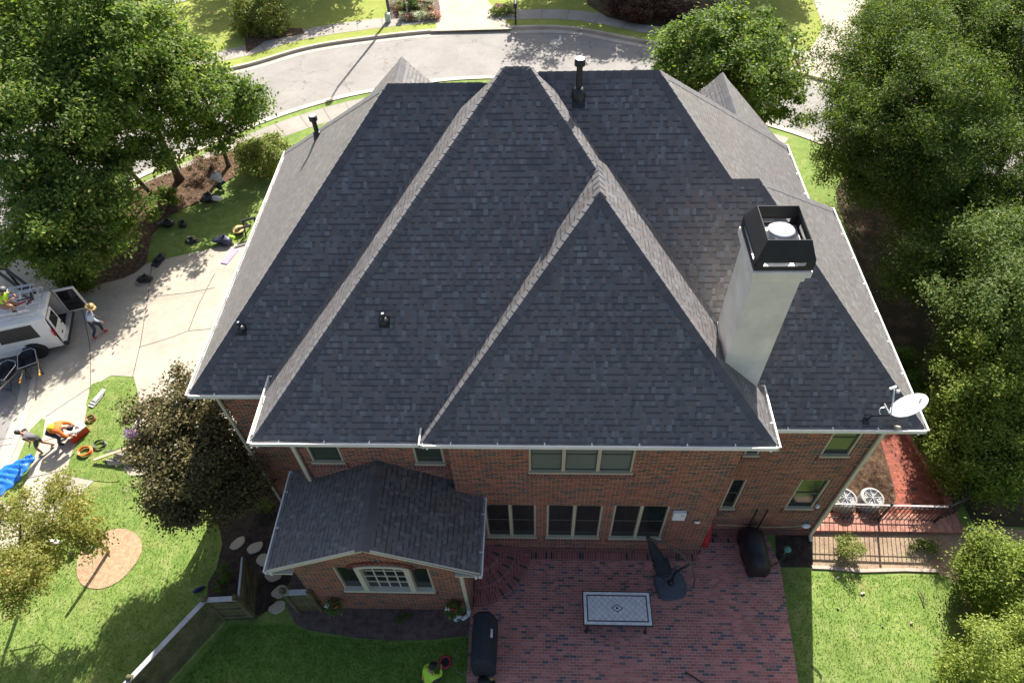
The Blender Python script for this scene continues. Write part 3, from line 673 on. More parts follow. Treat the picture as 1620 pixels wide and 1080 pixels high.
# shroud: base band with slots, battered upper band with an open top
b0=(cx0-.08,cy0-.08,cx1+.08,cy1+.08); z0,z1,z2,z3=ct-.03,ct+.06,ct+.17,ct+.52; ins=.13
sh=MB()
def bandq(r0,za,r1,zb,t=.012):
    A=[(r0[0],r0[1]),(r0[2],r0[1]),(r0[2],r0[3]),(r0[0],r0[3])]; B=[(r1[0],r1[1]),(r1[2],r1[1]),(r1[2],r1[3]),(r1[0],r1[3])]
    for i in range(4):
        j=(i+1)%4; sh.face([(*A[i],za),(*A[j],za),(*B[j],zb),(*B[i],zb)])
    k=lambda p,c:(p[0]+(t if p[0]<c[0] else -t),p[1]+(t if p[1]<c[1] else -t))
    c=((r0[0]+r0[2])/2,(r0[1]+r0[3])/2); A2=[k(p,c) for p in A]; B2=[k(p,c) for p in B]
    for i in range(4):
        j=(i+1)%4; sh.face([(*A2[j],za),(*A2[i],za),(*B2[i],zb),(*B2[j],zb)]); sh.face([(*B[i],zb),(*B[j],zb),(*B2[j],zb),(*B2[i],zb)]); sh.face([(*A[j],za),(*A[i],za),(*A2[i],za),(*A2[j],za)])
bandq(b0,z0,b0,z1)
r1=(b0[0]+ins,b0[1]+ins,b0[2]-ins,b0[3]-ins); bandq(b0,z2-.03,b0,z2+.02); bandq(b0,z2+.02,r1,z3)
rr=(r1[0]+.02,r1[1]+.02,r1[2]-.02,r1[3]-.02)
for x in (b0[0]+.07,b0[2]-.07):
    for y in (b0[1]+.006,b0[3]-.006): sh.box((x-.07,y-.006,z1),(x+.07,y+.006,z2-.03))
for y in (b0[1]+.07,b0[3]-.07):
    for x in (b0[0]+.006,b0[2]-.006): sh.box((x-.006,y-.07,z1),(x+.006,y+.07,z2-.03))
sh.build('shroud',m_shroud,chim)
m=MB(); m.lathe([(.11,ct),(.11,ct+.22),(.14,ct+.23),(.14,ct+.26),(.05,ct+.27)],((cx0+cx1)/2+.02,(cy0+cy1)/2+.04,0),20); m.build('flue',m_galv,chim,smooth=False)
m=MB(); m.lathe([(.03,ct+.27),(.215,ct+.30),(.225,ct+.32),(.16,ct+.35),(.04,ct+.365)],((cx0+cx1)/2+.02,(cy0+cy1)/2+.04,0),28); m.build('flue_cap',m_white,chim,smooth=True)
m=MB(); m.bar((cx0-.012,cy0+.02,7.24),(cx0-.012,cy1,7.5),.02,.12); m.build('flashing',m_galv,chim)
# roof vents
def zM(y): return E0.z+(El.z-E0.z)/(El.y-E0.y)*(y-E0.y)
v=MB(); c=(.79,12.62,0); zb=zM(12.62)
v.lathe([(.06,zb-.1),(.06,zb+.60),(.108,zb+.60),(.108,zb+.69),(.09,zb+.72),(.02,zb+.725)],c,20); vp=v.build('vent_pipe',m_black,house,smooth=False)
m=MB(); m.lathe([(.17,zb-.28),(.15,zb-.02),(.11,zb+.10),(.075,zb+.13)],c,20); m.build('flashing_cone',m_black,vp,smooth=True)
m=MB(); m.lathe([(.088,zb+.724),(.082,zb+.735),(.02,zb+.737)],c,20); m.build('cap_top',m_galv,vp)
m=MB(); m.box((-.13,-.24,.0),(.13,.14,.008),Matrix.Translation((.79,12.58,zM(12.58)+.012))@Matrix.Rotation(math.atan(1.03),4,'X')); m.build('flashing_plate',m_black,vp)
v=MB(); c=(-5.72,15.27,0); zb=7.99
v.lathe([(.06,zb-.2),(.06,zb+.46),(.105,zb+.46),(.105,zb+.56),(.09,zb+.58),(.02,zb+.585)],c,20); vp=v.build('vent_pipe',m_black,house)
m=MB(); m.lathe([(.15,zb-.2),(.10,zb+.1),(.065,zb+.13)],c,16); m.build('flashing_cone',m_black,vp,smooth=True)
m=MB(); m.lathe([(.085,zb+.583),(.08,zb+.592),(.02,zb+.594)],c,16); m.build('cap_top',m_galv,vp)
for (x,y,z,sl_) in ((-3.07,8.94,7.90,.904),(-6.42,9.50,7.01,1.03)):
    v=MB(); v.tube([(x,y,z-.1),(x,y,z+.24)],.035,12); vp=v.build('vent_pipe',m_black,house)
    m=MB(); m.blob((x,y-.02,z+.03),(.10,.11,.10),1,.05); m.build('flashing_cone',m_black,vp,smooth=True)
    m=MB(); m.box((-.11,-.14,0),(.11,.10,.008),Matrix.Translation((x,y,z+.012))@Matrix.Rotation(math.atan(sl_),4,'X')); m.build('flashing_plate',m_black,vp)
    m=MB(); m.tube([(x,y,z+.232),(x,y,z+.242)],.024,10); m.build('pipe_mouth',m_galv,vp)
# wall lamps and boxes
m=MB(); p=AY(1272,825,8.05); m.blob((7.1,8.06,.72),(.12,.07,.07),2,.05); m.build('wall_light',m_white,house,smooth=True)
m=MB(); m.blob((7.05,8.06,1.86),(.055,.06,.06),2,.05); m.build('wall_light',m_white,house,smooth=True)
m=MB(); m.blob((-7.34,9.3,4.6),(.07,.07,.08),2,.05); m.build('wall_light',m_white,house,smooth=True)
m=MB(); m.box((3.26,7.44,2.24),(3.57,7.548,2.60)); bx_=m.build('utility_box',m_white,house,bevel=.015)
m=MB(); m.box((3.48,7.436,2.50),(3.52,7.439,2.53)); m.box((3.44,7.4365,2.52),(3.47,7.439,2.55)); m.build('latch',m_black,bx_)
m=MB(); m.blob((3.92,7.50,2.05),(.08,.05,.05),3,.1); m.tube([(3.85,7.52,2.0),(3.9,7.50,2.03),(4.0,7.51,2.05)],.02,6); m.build('outdoor_tap',m_galv,house,smooth=True)
# ------------------------------------------------------------ curved brick steps
cx_,cy_=-1.72,7.55
def step(r,z0,z1,sx=1.0):
    N=28; m=MB(); n_in=r-.23
    def ring(rr): return [(cx_+rr*math.cos(-math.pi/2+math.pi/2*i/N),cy_+rr*1.0*math.sin(-math.pi/2+math.pi/2*i/N)) for i in range(N+1)]
    o_,i_=ring(r),ring(n_in); L=r*math.pi/2
    for i in range(N):
        u0,u1=L*i/N,L*(i+1)/N
        m.face([(*i_[i],z1),(*o_[i],z1),(*o_[i+1],z1),(*i_[i+1],z1)],uv=[(u0,.013),(u0,.235),(u1,.235),(u1,.013)])
        m.face([(*o_[i],z0),(*o_[i+1],z0),(*o_[i+1],z1),(*o_[i],z1)],uv=[(u0,.013),(u1,.013),(u1,z1-z0+.013),(u0,z1-z0+.013)])
        m.face([(cx_,cy_,z1-.002),(*i_[i],z1-.002),(*i_[i+1],z1-.002)],mi=1)
    return m
st=thing('curved_brick_steps','quarter round brick steps of three rings beside the garden room','steps',(cx_,cy_,0))
for r,z0,z1 in ((1.52,0,.16),(1.14,.16,.31),(.76,.31,.46)): step(r,z0,z1).build('step',[m_soldier,brick('brick_step_infill',.222,.078,.011,[(.32,.10,.09),(.35,.115,.10),(.27,.09,.08)],(.46,.38,.35),.05,seed=20,swap=True) if 'brick_step_infill' not in bpy.data.materials else bpy.data.materials['brick_step_infill']],st)
# ================================================================ VEGETATION
LEAFQ=1.7
m_leafA=leafmat('leaf_maple',(.085,.15,.038),(.155,.225,.058),(.38,.37,.13),.46,.6)
m_leafB=leafmat('leaf_willow_oak',(.060,.105,.024),(.110,.165,.036),(.30,.31,.09),.36,.6)
m_leafC=leafmat('leaf_evergreen',(.09,.14,.022),(.17,.23,.035),(.36,.38,.08),.3,.6)
m_leafD=leafmat('leaf_myrtle_bronze',(.07,.060,.028),(.14,.125,.055),(.36,.26,.16),.25,.4)
m_leafE=leafmat('leaf_young_tree',(.17,.19,.05),(.27,.27,.08),(.5,.36,.13),.45)
m_leafF=leafmat('leaf_box_shrub',(.06,.12,.018),(.11,.185,.03),(.19,.25,.06),.3)
m_leafG=leafmat('leaf_hedge_pale',(.13,.18,.04),(.23,.27,.08),(.42,.30,.16),.35)
m_leafP=leafmat('leaf_plum',(.05,.025,.022),(.10,.05,.04),(.2,.1,.07),.2)
m_flower=simple('crepe_flower',(.62,.42,.42),.8,.25,20)
rng=np.random.default_rng(7)
def foliage(name,mat,parent,blobs,n,size,seed=1,clump=.34,per=None,flat=.55,up=.5,shell=.55,asp=.55,z0=.15,drop=0):
    rs=np.random.default_rng(seed); n=int(n*LEAFQ)
    per=per or (210 if n>30000 else 110); size*=.8; clump*=1.12 if n>30000 else 1; B=np.array(blobs,float); w=(B[:,3]*B[:,4]*B[:,5])**(2/3.); w/=w.sum()
    nc=max(4,n//per); bi=rs.choice(len(B),nc,p=w); b=B[bi]
    d=rs.normal(size=(nc,3)); d/=np.linalg.norm(d,axis=1)[:,None]
    rad=shell+(1-shell)*rs.random(nc)**.6; rad*=1+.16*rs.normal(size=nc)*.8
    # lumpy outline
    rad*=1+.16*np.sin(3*d[:,0]*2+seed)+.13*np.sin(4*d[:,1]*2+seed*2)*np.cos(3*d[:,2]+seed)
    cc=b[:,:3]+d*b[:,3:6]*rad[:,None]
    cr=clump*(.55+.9*rs.random(nc))
    N=nc*per; ci=np.repeat(np.arange(nc),per)
    g=rs.normal(size=(N,3))*.55; g[:,2]*=flat
    P=cc[ci]+g*cr[ci][:,None]; 
    if drop: P[:,2]-=drop*np.abs(rs.normal(size=N))*cr[ci]
    P[:,2]=np.maximum(P[:,2],z0)
    nr=rs.normal(size=(N,3)); nr[:,2]=np.abs(nr[:,2])+up; nr+=d[ci]*.5; nr/=np.linalg.norm(nr,axis=1)[:,None]
    t=np.cross(nr,rs.normal(size=(N,3))); t/=np.linalg.norm(t,axis=1)[:,None]; u=np.cross(nr,t)
    sz=size*(.65+.7*rs.random(N))[:,None]
    a=P-t*sz*.5; c=P+t*sz*.5; m1=P+u*sz*asp*.5+nr*sz*.08; m2=P-u*sz*asp*.5+nr*sz*.08
    VV=np.stack([a,m2,c,m1],1).reshape(-1,3)
    o0=np.array(world_loc(parent)) if parent is not None else np.zeros(3)
    me=bpy.data.meshes.new(name); me.vertices.add(N*4); me.vertices.foreach_set('co',(VV-o0).astype(np.float32).ravel())
    me.loops.add(N*4); me.loops.foreach_set('vertex_index',np.arange(N*4,dtype=np.int32)); me.polygons.add(N)
    me.polygons.foreach_set('loop_start',np.arange(0,N*4,4,dtype=np.int32)); 
    me.materials.append(mat); me.update(calc_edges=True)
    o=bpy.data.objects.new(name,me); COL.objects.link(o); o.parent=parent
    return o,cc
def limbs(parent,base,top,r,cc,k,seed,name='trunk',forks=1):
    rs=random.Random(seed); m=MB(); b=V(*base); t=V(*top)
    mid=b+(t-b)*.5+V(rs.uniform(-.15,.15),rs.uniform(-.15,.15),0)
    m.tube([b-V(0,0,.15),b+(t-b)*.06,b+(t-b)*.25,mid,t],[r*1.7,r*1.12,r,r*.75,r*.3],9)
    idx=list(range(len(cc))); rs.shuffle(idx)
    for i in idx[:k]:
        e=V(*cc[i]); s=b+(t-b)*rs.uniform(.3,.85); q=s+(e-s)*.5+V(0,0,-.15*(e-s).length)
        m.tube([s,q,e],[r*.38,r*.25,.012],6)
    return m.build(name,m_bark,parent,smooth=True)
def tree(name,label,cat,base,blobs,n,size,mat,r=.13,top=None,group=None,k=14,seed=1,**kw):
    t=thing(name,label,cat,(base[0],base[1],0),group)
    cr,cc=foliage('crown',mat,t,blobs,n,size,seed,**kw)
    bb=np.array(blobs); tp=top or (bb[:,0].mean(),bb[:,1].mean(),bb[:,2].max()); limbs(t,(base[0],base[1],0),tp,r,cc,k,seed)
    return t
def bpx(px,py,z,rx,ry=None,rz=None):
    p=G(px,py,z); return (p.x,p.y,z,rx,ry or rx,rz or rx*.8)
def B2(base,*l): return [(base[0]+a,base[1]+b,c,rx,ry,rz) for a,b,c,rx,ry,rz in l]
# --- left group by the mulch bed
g='broadleaf trees in the mulch bed at the left'
tree('maple_tree','slim maple nearest the house in the left mulch bed, its open crown over the street','tree',G(362,263),[bpx(330,150,3.7,1.5,1.4,1.4),bpx(300,90,4.6,1.2,1.1,1.0),bpx(385,165,3.0,.9,.8,.8),bpx(300,210,2.6,.9,.8,.7),bpx(345,215,2.4,.8,.7,.6)],11500,.18,m_leafA,.085,group=g,seed=3,clump=.32)
tree('maple_tree','tall full maple with the thickest bare trunk in the left mulch bed','tree',G(285,285),[bpx(170,70,6.4,2.4,2.2,1.9),bpx(230,150,4.6,1.7,1.6,1.4),bpx(120,30,7.2,2.2,2.2,1.6),bpx(220,60,6.0,1.6,1.5,1.4),bpx(255,235,3.0,.9,.9,.8)],33000,.19,m_leafA,.15,group=g,seed=5,clump=.42,k=20)
tree('maple_tree','maple with a thin leaning trunk between two others in the mulch bed','tree',G(243,310),[bpx(100,190,5.2,2.0,1.8,1.6),bpx(180,215,3.8,1.3,1.2,1.1),bpx(40,150,6.0,2.0,1.8,1.6),bpx(150,265,3.2,1.2,1.0,.9)],21000,.18,m_leafA,.09,group=g,seed=8,clump=.4,k=16)
tree('maple_tree','low bushy maple closest to the white van','tree',G(155,395),[bpx(95,310,3.4,1.7,1.5,1.4),bpx(160,320,2.9,1.4,1.2,1.1),bpx(50,370,3.0,1.4,1.1,1.1),bpx(190,365,2.1,.9,.7,.6),bpx(110,395,2.0,1.1,.8,.8),bpx(35,262,4.4,1.3,1.2,1.1)],24000,.17,m_leafA,.12,group=g,seed=11,clump=.36,k=16)
tree('dark_tree','dark dense tree in the far top left corner behind the maples','tree',(-34,37),[(-33,39,6.5,5,5,4.5),(-29,45,6,5,5,4.0)],26000,.3,m_leafB,.3,seed=13,clump=.8)
tree('dark_tree','dark green tree half out of frame at the left edge behind the maples','tree',(-28,31),[bpx(20,60,6.2,2.6,2.6,2.4),bpx(70,10,6.5,2.6,2.6,2.4)],20000,.2,m_leafB,.2,seed=14,clump=.6)
# --- street tree behind the house, right
tree('street_tree','bright green leafy tree by the kerb just behind the right end of the roof','tree',(8.6,26.6),[bpx(1130,110,4.6,2.1,1.8,1.7),bpx(1180,80,4.6,1.6,1.4,1.3),bpx(1215,160,3.2,1.3,1.1,1.2),bpx(1085,90,4.8,1.3,1.2,1.2),bpx(1130,50,5.4,1.3,1.2,1.1),bpx(1225,120,3.4,1.0,.9,.9),bpx(1060,120,4.2,1.0,.8,.9)],32000,.17,m_leafA,.14,seed=17,clump=.36,k=18)
# --- big trees at the right
g='tall trees at the right edge'
tree('willow_oak','willow oak standing behind the others at the far right end of the street','tree',(16.5,27.5),[(15.5,26.5,5.2,2.4,2.2,2.3),(14.2,24.5,3.6,1.6,1.6,1.5),(18,25,6.6,2.8,2.6,2.4)],46000,.15,m_leafB,.2,group=g,seed=27,clump=.36,k=20,asp=.35,up=.2,flat=.7)
tree('willow_oak','tall willow oak whose feathery branches reach over the right end of the street','tree',(16.3,21.8),[bpx(1430,170,5.4,2.4,2.2,2.3),bpx(1380,230,3.8,1.8,1.6,1.5),bpx(1420,80,5.8,2.1,2.1,2.0),bpx(1370,130,5.2,1.5,1.4,1.4),bpx(1480,240,4.4,2.2,1.8,1.6),bpx(1345,270,2.6,1.1,1.0,.8),bpx(1440,300,3.2,1.8,1.4,1.2)],85000,.14,m_leafB,.2,group=g,seed=21,clump=.36,k=24,asp=.32,up=.2,flat=.7)
tree('willow_oak','tallest willow oak in the top right corner, its crown cut by the frame','tree',(21.5,23),[bpx(1570,110,5.2,3.0,2.6,2.5),bpx(1520,190,4.2,2.3,2.1,2.0),bpx(1600,250,4.0,2.4,2.1,2.0),bpx(1540,30,5.8,2.6,2.5,2.4),bpx(1560,330,2.9,2.0,1.7,1.5)],62000,.14,m_leafB,.22,group=g,seed=23,clump=.36,k=24,asp=.32,up=.2,flat=.7)
tree('willow_oak','shaded willow oak in the dark mass below the tallest one at the right edge','tree',(17.5,14.5),[bpx(1600,420,3.2,2.1,1.7,1.9),bpx(1530,400,2.4,1.2,1.3,1.2),bpx(1500,330,2.4,1.5,1.2,1.1),bpx(1480,420,2.6,1.2,1.2,1.2)],42000,.15,m_leafB,.18,group=g,seed=25,clump=.4,k=14,asp=.35)
# --- evergreens
g='bushy evergreens along the right side of the lot'
tree('evergreen_tree','large bushy evergreen with yellow green tips right of the satellite dish','evergreen',(14.0,11.0),[bpx(1572,610,2.3,1.4,1.3,1.6),bpx(1535,680,1.6,.95,.9,.9),bpx(1605,700,1.7,1.2,1.0,1.1),bpx(1562,745,1.0,1.15,.8,.8)],44000,.11,m_leafC,.1,group=g,seed=31,clump=.24,up=.9,flat=1.1,asp=.45,k=8)
tree('evergreen_tree','dark evergreen in the shade above the yellow tipped one at the right edge','evergreen',(15.0,12.6),[bpx(1590,500,3.4,1.4,1.5,2.0),bpx(1540,540,2.2,1.0,1.1,1.2)],24000,.12,m_leafB,.1,group=g,seed=33,clump=.26,up=.9,flat=1.1,asp=.45,k=8)
tree('evergreen_tree','round dark green evergreen at the right edge beside the lower lawn','evergreen',(11.9,6.9),[bpx(1590,915,1.3,.95,.9,1.2),bpx(1600,960,.8,.85,.8,.8)],22000,.09,m_leafC,.08,group=g,seed=35,clump=.2,up=.9,flat=1.1,asp=.45,k=6)
tree('evergreen_tree','sunlit pale evergreen in the bottom right corner','evergreen',(10.9,5.1),[bpx(1578,1045,1.5,.85,.8,1.3),bpx(1610,1010,1.0,.7,.7,.9)],22000,.085,leafmat('leaf_evergreen_pale',(.14,.19,.035),(.25,.31,.06),(.42,.45,.14),.35),.08,group=g,seed=37,clump=.18,up=.9,flat=1.1,asp=.45,k=6)
# --- bronze crape myrtle beside the left wall
tree('crape_myrtle','big bronze green crape myrtle with pale flowers beside the left wall of the house','tree',(-9.0,10.0),[bpx(255,652,3.9,.75,.75,.7),bpx(305,645,4.0,.75,.7,.7),bpx(290,730,3.4,1.0,.95,.95),bpx(248,715,3.2,.65,.65,.65),bpx(335,705,3.0,.85,.95,.9),bpx(368,765,2.0,.75,.8,.8),bpx(272,790,2.4,.6,.6,.6),bpx(315,795,2.1,.75,.7,.7)],42000,.105,m_leafD,.1,seed=41,clump=.26,k=20)
for fp in (bpx(320,668,3.9,.06,.06,.05),bpx(290,690,3.8,.05,.05,.04)): foliage('flower_cluster',m_flower,bpy.data.objects['crape_myrtle'],[fp],45,.07,2,.06,per=30)
# --- young tree lower left
tree('young_maple','thin young tree with sparse yellow green leaves at the left edge of the lawn','tree',G(45,905),[bpx(85,820,3.0,.8,.75,.7),bpx(30,845,2.8,.65,.6,.6),bpx(130,845,2.3,.42,.42,.4),bpx(100,772,3.4,.45,.45,.4),bpx(60,885,2.0,.55,.5,.4),bpx(10,800,3.0,.5,.5,.4),bpx(40,900,3.6,.5,.5,.5),bpx(0,930,3.4,.7,.7,.6)],13500,.085,m_leafE,.05,seed=43,clump=.24,k=14)
# --- shrubs
def shrub(label,blobs,n,size,mat,seed,cat='shrub',name='shrub',group=None,stem=True,**kw):
    bb=np.array(blobs); t=thing(name,label,cat,(bb[:,0].mean(),bb[:,1].mean(),0),group)
    f,cc=foliage('foliage',mat,t,blobs,n,size,seed,**kw)
    if stem:
        m=MB(); rs=random.Random(seed)
        for i in range(5):
            e=V(*cc[rs.randrange(len(cc))]); m.tube([(t.location.x+rs.uniform(-.1,.1),t.location.y+rs.uniform(-.1,.1),-.05),((t.location.x+e.x)/2,(t.location.y+e.y)/2,e.z*.5),tuple(e)],[.025,.018,.006],5)
        m.build('stem',m_bark,t)
    return t
shrub('loose olive green shrub against the left gutter beside the street',[bpx(412,250,.9,.95,.7,.7),bpx(440,228,.9,.65,.5,.5),bpx(388,240,.8,.5,.5,.45)],9000,.12,m_leafG,51,clump=.26)
shrub('bare brownish shrub at the foot of the slim maple',[bpx(330,250,.6,.55,.5,.45),bpx(315,262,.5,.4,.4,.35)],1600,.08,leafmat('leaf_dry',(.14,.09,.07),(.22,.15,.11),(.3,.25,.12),.2),52,clump=.2)
shrub('low dark shrub under the trunks in the left mulch bed',[bpx(262,312,.45,.6,.4,.3)],1800,.1,m_leafA,53,clump=.2)
shrub('large dark shrub between the left maples and the white van',[bpx(105,425,1.0,.75,.7,.8),bpx(75,405,1.2,.7,.6,.8),bpx(122,440,.6,.55,.4,.5)],8000,.11,m_leafB,54,clump=.25)
shrub('large clipped round bush on the lawn across the street',[(-15.6,38.0,.85,1.35,1.0,.95)],13000,.13,m_leafG,55,clump=.2,shell=.92,per=30,stem=False)
shrub('small bright green bush beside the lamp post across the street',[(-7.5,39.9,.45,.5,.45,.5)],2500,.1,m_leafF,56,clump=.14,shell=.85)
g='clipped round shrubs along the right wall'
for i,(px,py,lab) in enumerate(((1424,572,'farthest clipped round shrub peeking past the right gutter'),(1441,606,'clipped round shrub just above the satellite dish'),(1462,640,'clipped round shrub directly behind the satellite dish'),(1490,665,'clipped shrub at the corner just right of the roof, nearest the iron fence'),(1487,690,'low clipped shrub below the corner one, beside the iron fence'),)):
    p=G(px,py,.55); shrub(lab,[(p.x,p.y,.5,.5,.5,.45)],4200,.07,m_leafF,60+i,group=g,clump=.13,shell=.85,stem=False)
shrub('feathery grey green shrub on the striped dirt strip below the iron fence',[bpx(1345,868,.35,.28,.25,.35),bpx(1337,855,.45,.18,.18,.25)],1500,.06,m_leafG,70,clump=.14,up=.8)
shrub('small dark sprig at the shaded end of the dirt strip',[bpx(1462,862,.15,.3,.15,.15)],500,.07,m_leafB,71,clump=.13)
shrub('dark low seedling in the bed below the arched window',[bpx(637,975,.1,.16,.14,.1)],260,.05,m_leafB,72,clump=.08)
shrub('thin green perennial behind the open wooden gate',[bpx(358,905,.2,.2,.22,.2),bpx(345,925,.2,.15,.15,.15)],500,.06,m_leafF,73,clump=.12)
shrub('dim fern in the dark bed beside the garden room',[bpx(418,800,.2,.22,.22,.15)],350,.07,m_leafA,74,clump=.12)
# across-street garden plants
rs=random.Random(4); g='small flowering plants in the garden bed across the street'
pl_=[('mounded grey leaved plant','grey'),('brownish faded perennial','brown'),('white flowering edging plant','white'),('pink flowering edging plant','pink')]
fm={'grey':leafmat('leaf_grey',(.2,.24,.16),(.32,.34,.24),(.45,.45,.35),.2),'brown':leafmat('leaf_brownish',(.2,.12,.09),(.3,.2,.14),(.35,.3,.15),.2),'white':leafmat('petal_white',(.2,.3,.12),(.7,.7,.62),(.85,.82,.8),.2),'pink':leafmat('petal_pink',(.2,.25,.1),(.7,.35,.4),(.8,.6,.6),.2)}
o_='first second third fourth fifth sixth seventh eighth'.split(); wd={'grey':'grey leaved mound','brown':'brownish faded perennial','white':'white flowered edging plant','pink':'pink flowered edging plant'}
q=[(638+7.5*i,26.5-i*.25,('white','pink','brown','white','grey','white','brown','pink')[i],o_[i]+' from the lamp post, front row of the opposite bed') for i in range(8)]
q+=[(632+9.5*i,15+rs.uniform(-2,2),('brown','grey','brown','brown','grey','brown')[i],o_[i]+' from the left, middle row of the opposite bed') for i in range(6)]+[(628+10*i,5+rs.uniform(-2,2),('grey','brown','grey','brown','brown','grey')[i],o_[i]+' from the left, back row of the opposite bed') for i in range(6)]
for i,(px,py,kd,pl2) in enumerate(q):
    r_=rs.uniform(.24,.44); p=G(px,py,.2); shrub(wd[kd]+', '+pl2,[(p.x,p.y,.2,r_,r_*.8,r_*.7)],240,.12,fm[kd],100+i,name='garden_plant',cat='plant',group=g,clump=.15,per=20,stem=False)
for i,px in enumerate((781,789,797,805)):
    p=G(px,19,.2); shrub(['grey green mound at the far left of the four beside the driveway opposite','second mound from the driveway opposite','third mound from the driveway opposite, left of the mailbox','mound nearest the mailbox opposite'][i],[(p.x,p.y,.2,.32,.26,.24)],260,.11,m_leafG if i%2 else m_leafF,140+i,name='garden_plant',cat='plant',group='four small mounds by the mailbox across the street',clump=.14,per=20,stem=False)
# trees and shrubs beyond the top edge that shade the far lawns
tree('shade_tree','dark leafy tree at the top edge shading the street behind the black roof vent','tree',(4.6,43.5),[(4.0,44.0,5.0,3.4,2.6,2.6),(7.5,44,5.2,2.8,2.4,2.4),(1.5,44.5,4.2,2.0,1.8,1.8)],26000,.26,m_leafA,.22,seed=81,clump=.6)
tree('shade_tree','spreading tree at the top edge left of the far right driveway','tree',(12.4,43.2),[(12.0,43.6,4.6,2.4,2.0,1.8),(14.2,44.4,4.6,2.0,2.0,1.8),(9.8,42.6,4.6,2.0,1.6,1.6)],20000,.25,m_leafA,.2,seed=82,clump=.55)
tree('shade_tree','tree beyond the top edge shading the lawn behind the clipped round bush','tree',(-13.2,46),[(-13,46,5.0,3.2,2.4,2.4),(-17,47,5,2.6,2.4,2.2)],14000,.28,m_leafA,.22,seed=83,clump=.6)
for i,(px,py,lab) in enumerate(((1010,18,'reddish brown shrub nearest the far sidewalk under the shade tree'),(1040,8,'reddish shrub between two others under the shade tree at the top edge'),(985,4,'reddish shrub at the top edge farthest left under the shade tree'),(1075,18,'dark reddish shrub just left of the bright street tree crown'))):
    p=G(px,py,.6); shrub(lab,[(p.x,p.y,.6,.9,.7,.6)],2600,.13,m_leafP,150+i,clump=.22,group='reddish shrubs under the shade tree at the top edge')
shrub('long dark hedge mass along the right side of the far right driveway',[bpx(1400,40,1.2,1.0,1.6,1.2),bpx(1405,10,1.2,1.0,1.4,1.2)],12000,.14,m_leafB,160,cat='hedge',name='hedge',clump=.3)
# --- short grass blades on the nearest lawns
def inpoly(P,poly):
    x,y=P[:,0],P[:,1]; ins=np.zeros(len(P),bool); n=len(poly)
    for i in range(n):
        x1,y1=poly[i]; x2,y2=poly[(i+1)%n]
        c=((y1>y)!=(y2>y))&(x<(x2-x1)*(y-y1)/((y2-y1)+1e-12)+x1); ins^=c
    return ins
def blades(name,polys,holes,dens,h,mat,label,seed,z=.0,wd=.016):
    rs=np.random.default_rng(seed); A=np.array([p for q in polys for p in q]); lo,hi=A.min(0),A.max(0)
    N=int((hi-lo).prod()*dens); P=rs.random((N,2))*(hi-lo)+lo; k=np.zeros(N,bool)
    for q in polys: k|=inpoly(P,q)
    for q in holes: k&=~inpoly(P,q)
    P=P[k]; N=len(P); a=rs.random(N)*6.283; hh=h*(.5+rs.random(N)); wd_=wd*(.6+.8*rs.random(N))
    b=np.c_[P,np.full(N,z)]; s=np.c_[np.cos(a),np.sin(a),np.zeros(N)]*wd_[:,None]/2; l=rs.normal(size=(N,2))*hh[:,None]*.45
    VV=np.stack([b-s,b+s,b+np.c_[l,hh]],1).reshape(-1,3)
    me=bpy.data.meshes.new(name); me.vertices.add(N*3); me.vertices.foreach_set('co',VV.astype(np.float32).ravel())
    me.loops.add(N*3); me.loops.foreach_set('vertex_index',np.arange(N*3,dtype=np.int32)); me.polygons.add(N); me.polygons.foreach_set('loop_start',np.arange(0,N*3,3,dtype=np.int32))
    me.materials.append(mat); me.update(calc_edges=True); o=bpy.data.objects.new(name,me); COL.objects.link(o)
    tag(o,label,'grass'); o['kind']='stuff'; return o
m_blade=leafmat('grass_blade',(.125,.20,.045),(.175,.25,.065),(.35,.35,.16),.4,.6)
m_blade2=leafmat('grass_blade_shade',(.10,.22,.04),(.15,.27,.05),(.22,.30,.09),.4,.6)
rl=GP((1286,907),(1310,905),(1430,909),(1484,910),(1502,920),(1514,938),(1524,960),(1518,990),(1510,1100),(1262,1100),(1232,900),(1284,903))
blades('grass',[rl],[],850,.038,m_blade,'thick lawn right of the patio',1,.0)
ll=GP((345,800),(215,745),(165,770),(100,760),(60,800),(0,870),(-60,1120),(225,1120),(330,985),(325,945),(335,905),(345,860))
blades('grass',[ll],[rg],800,.036,m_blade,'sunny front lawn at the lower left',2,.0)
blades('grass',[isl],[],800,.03,m_blade,'grass island between the driveway and the front walk',3,.016)
bk=[tuple(p) for p in [(-7.9,5.5),(-10.3,1.9),(-10,1.2)]+[tuple(q) for q in GP((742,1250),(744,1008),(680,1016),(600,1013),(500,1005),(466,990))]]
blades('grass',[bk],[],1500,.055,m_blade2,'shaded back lawn left of the patio',4,.005)
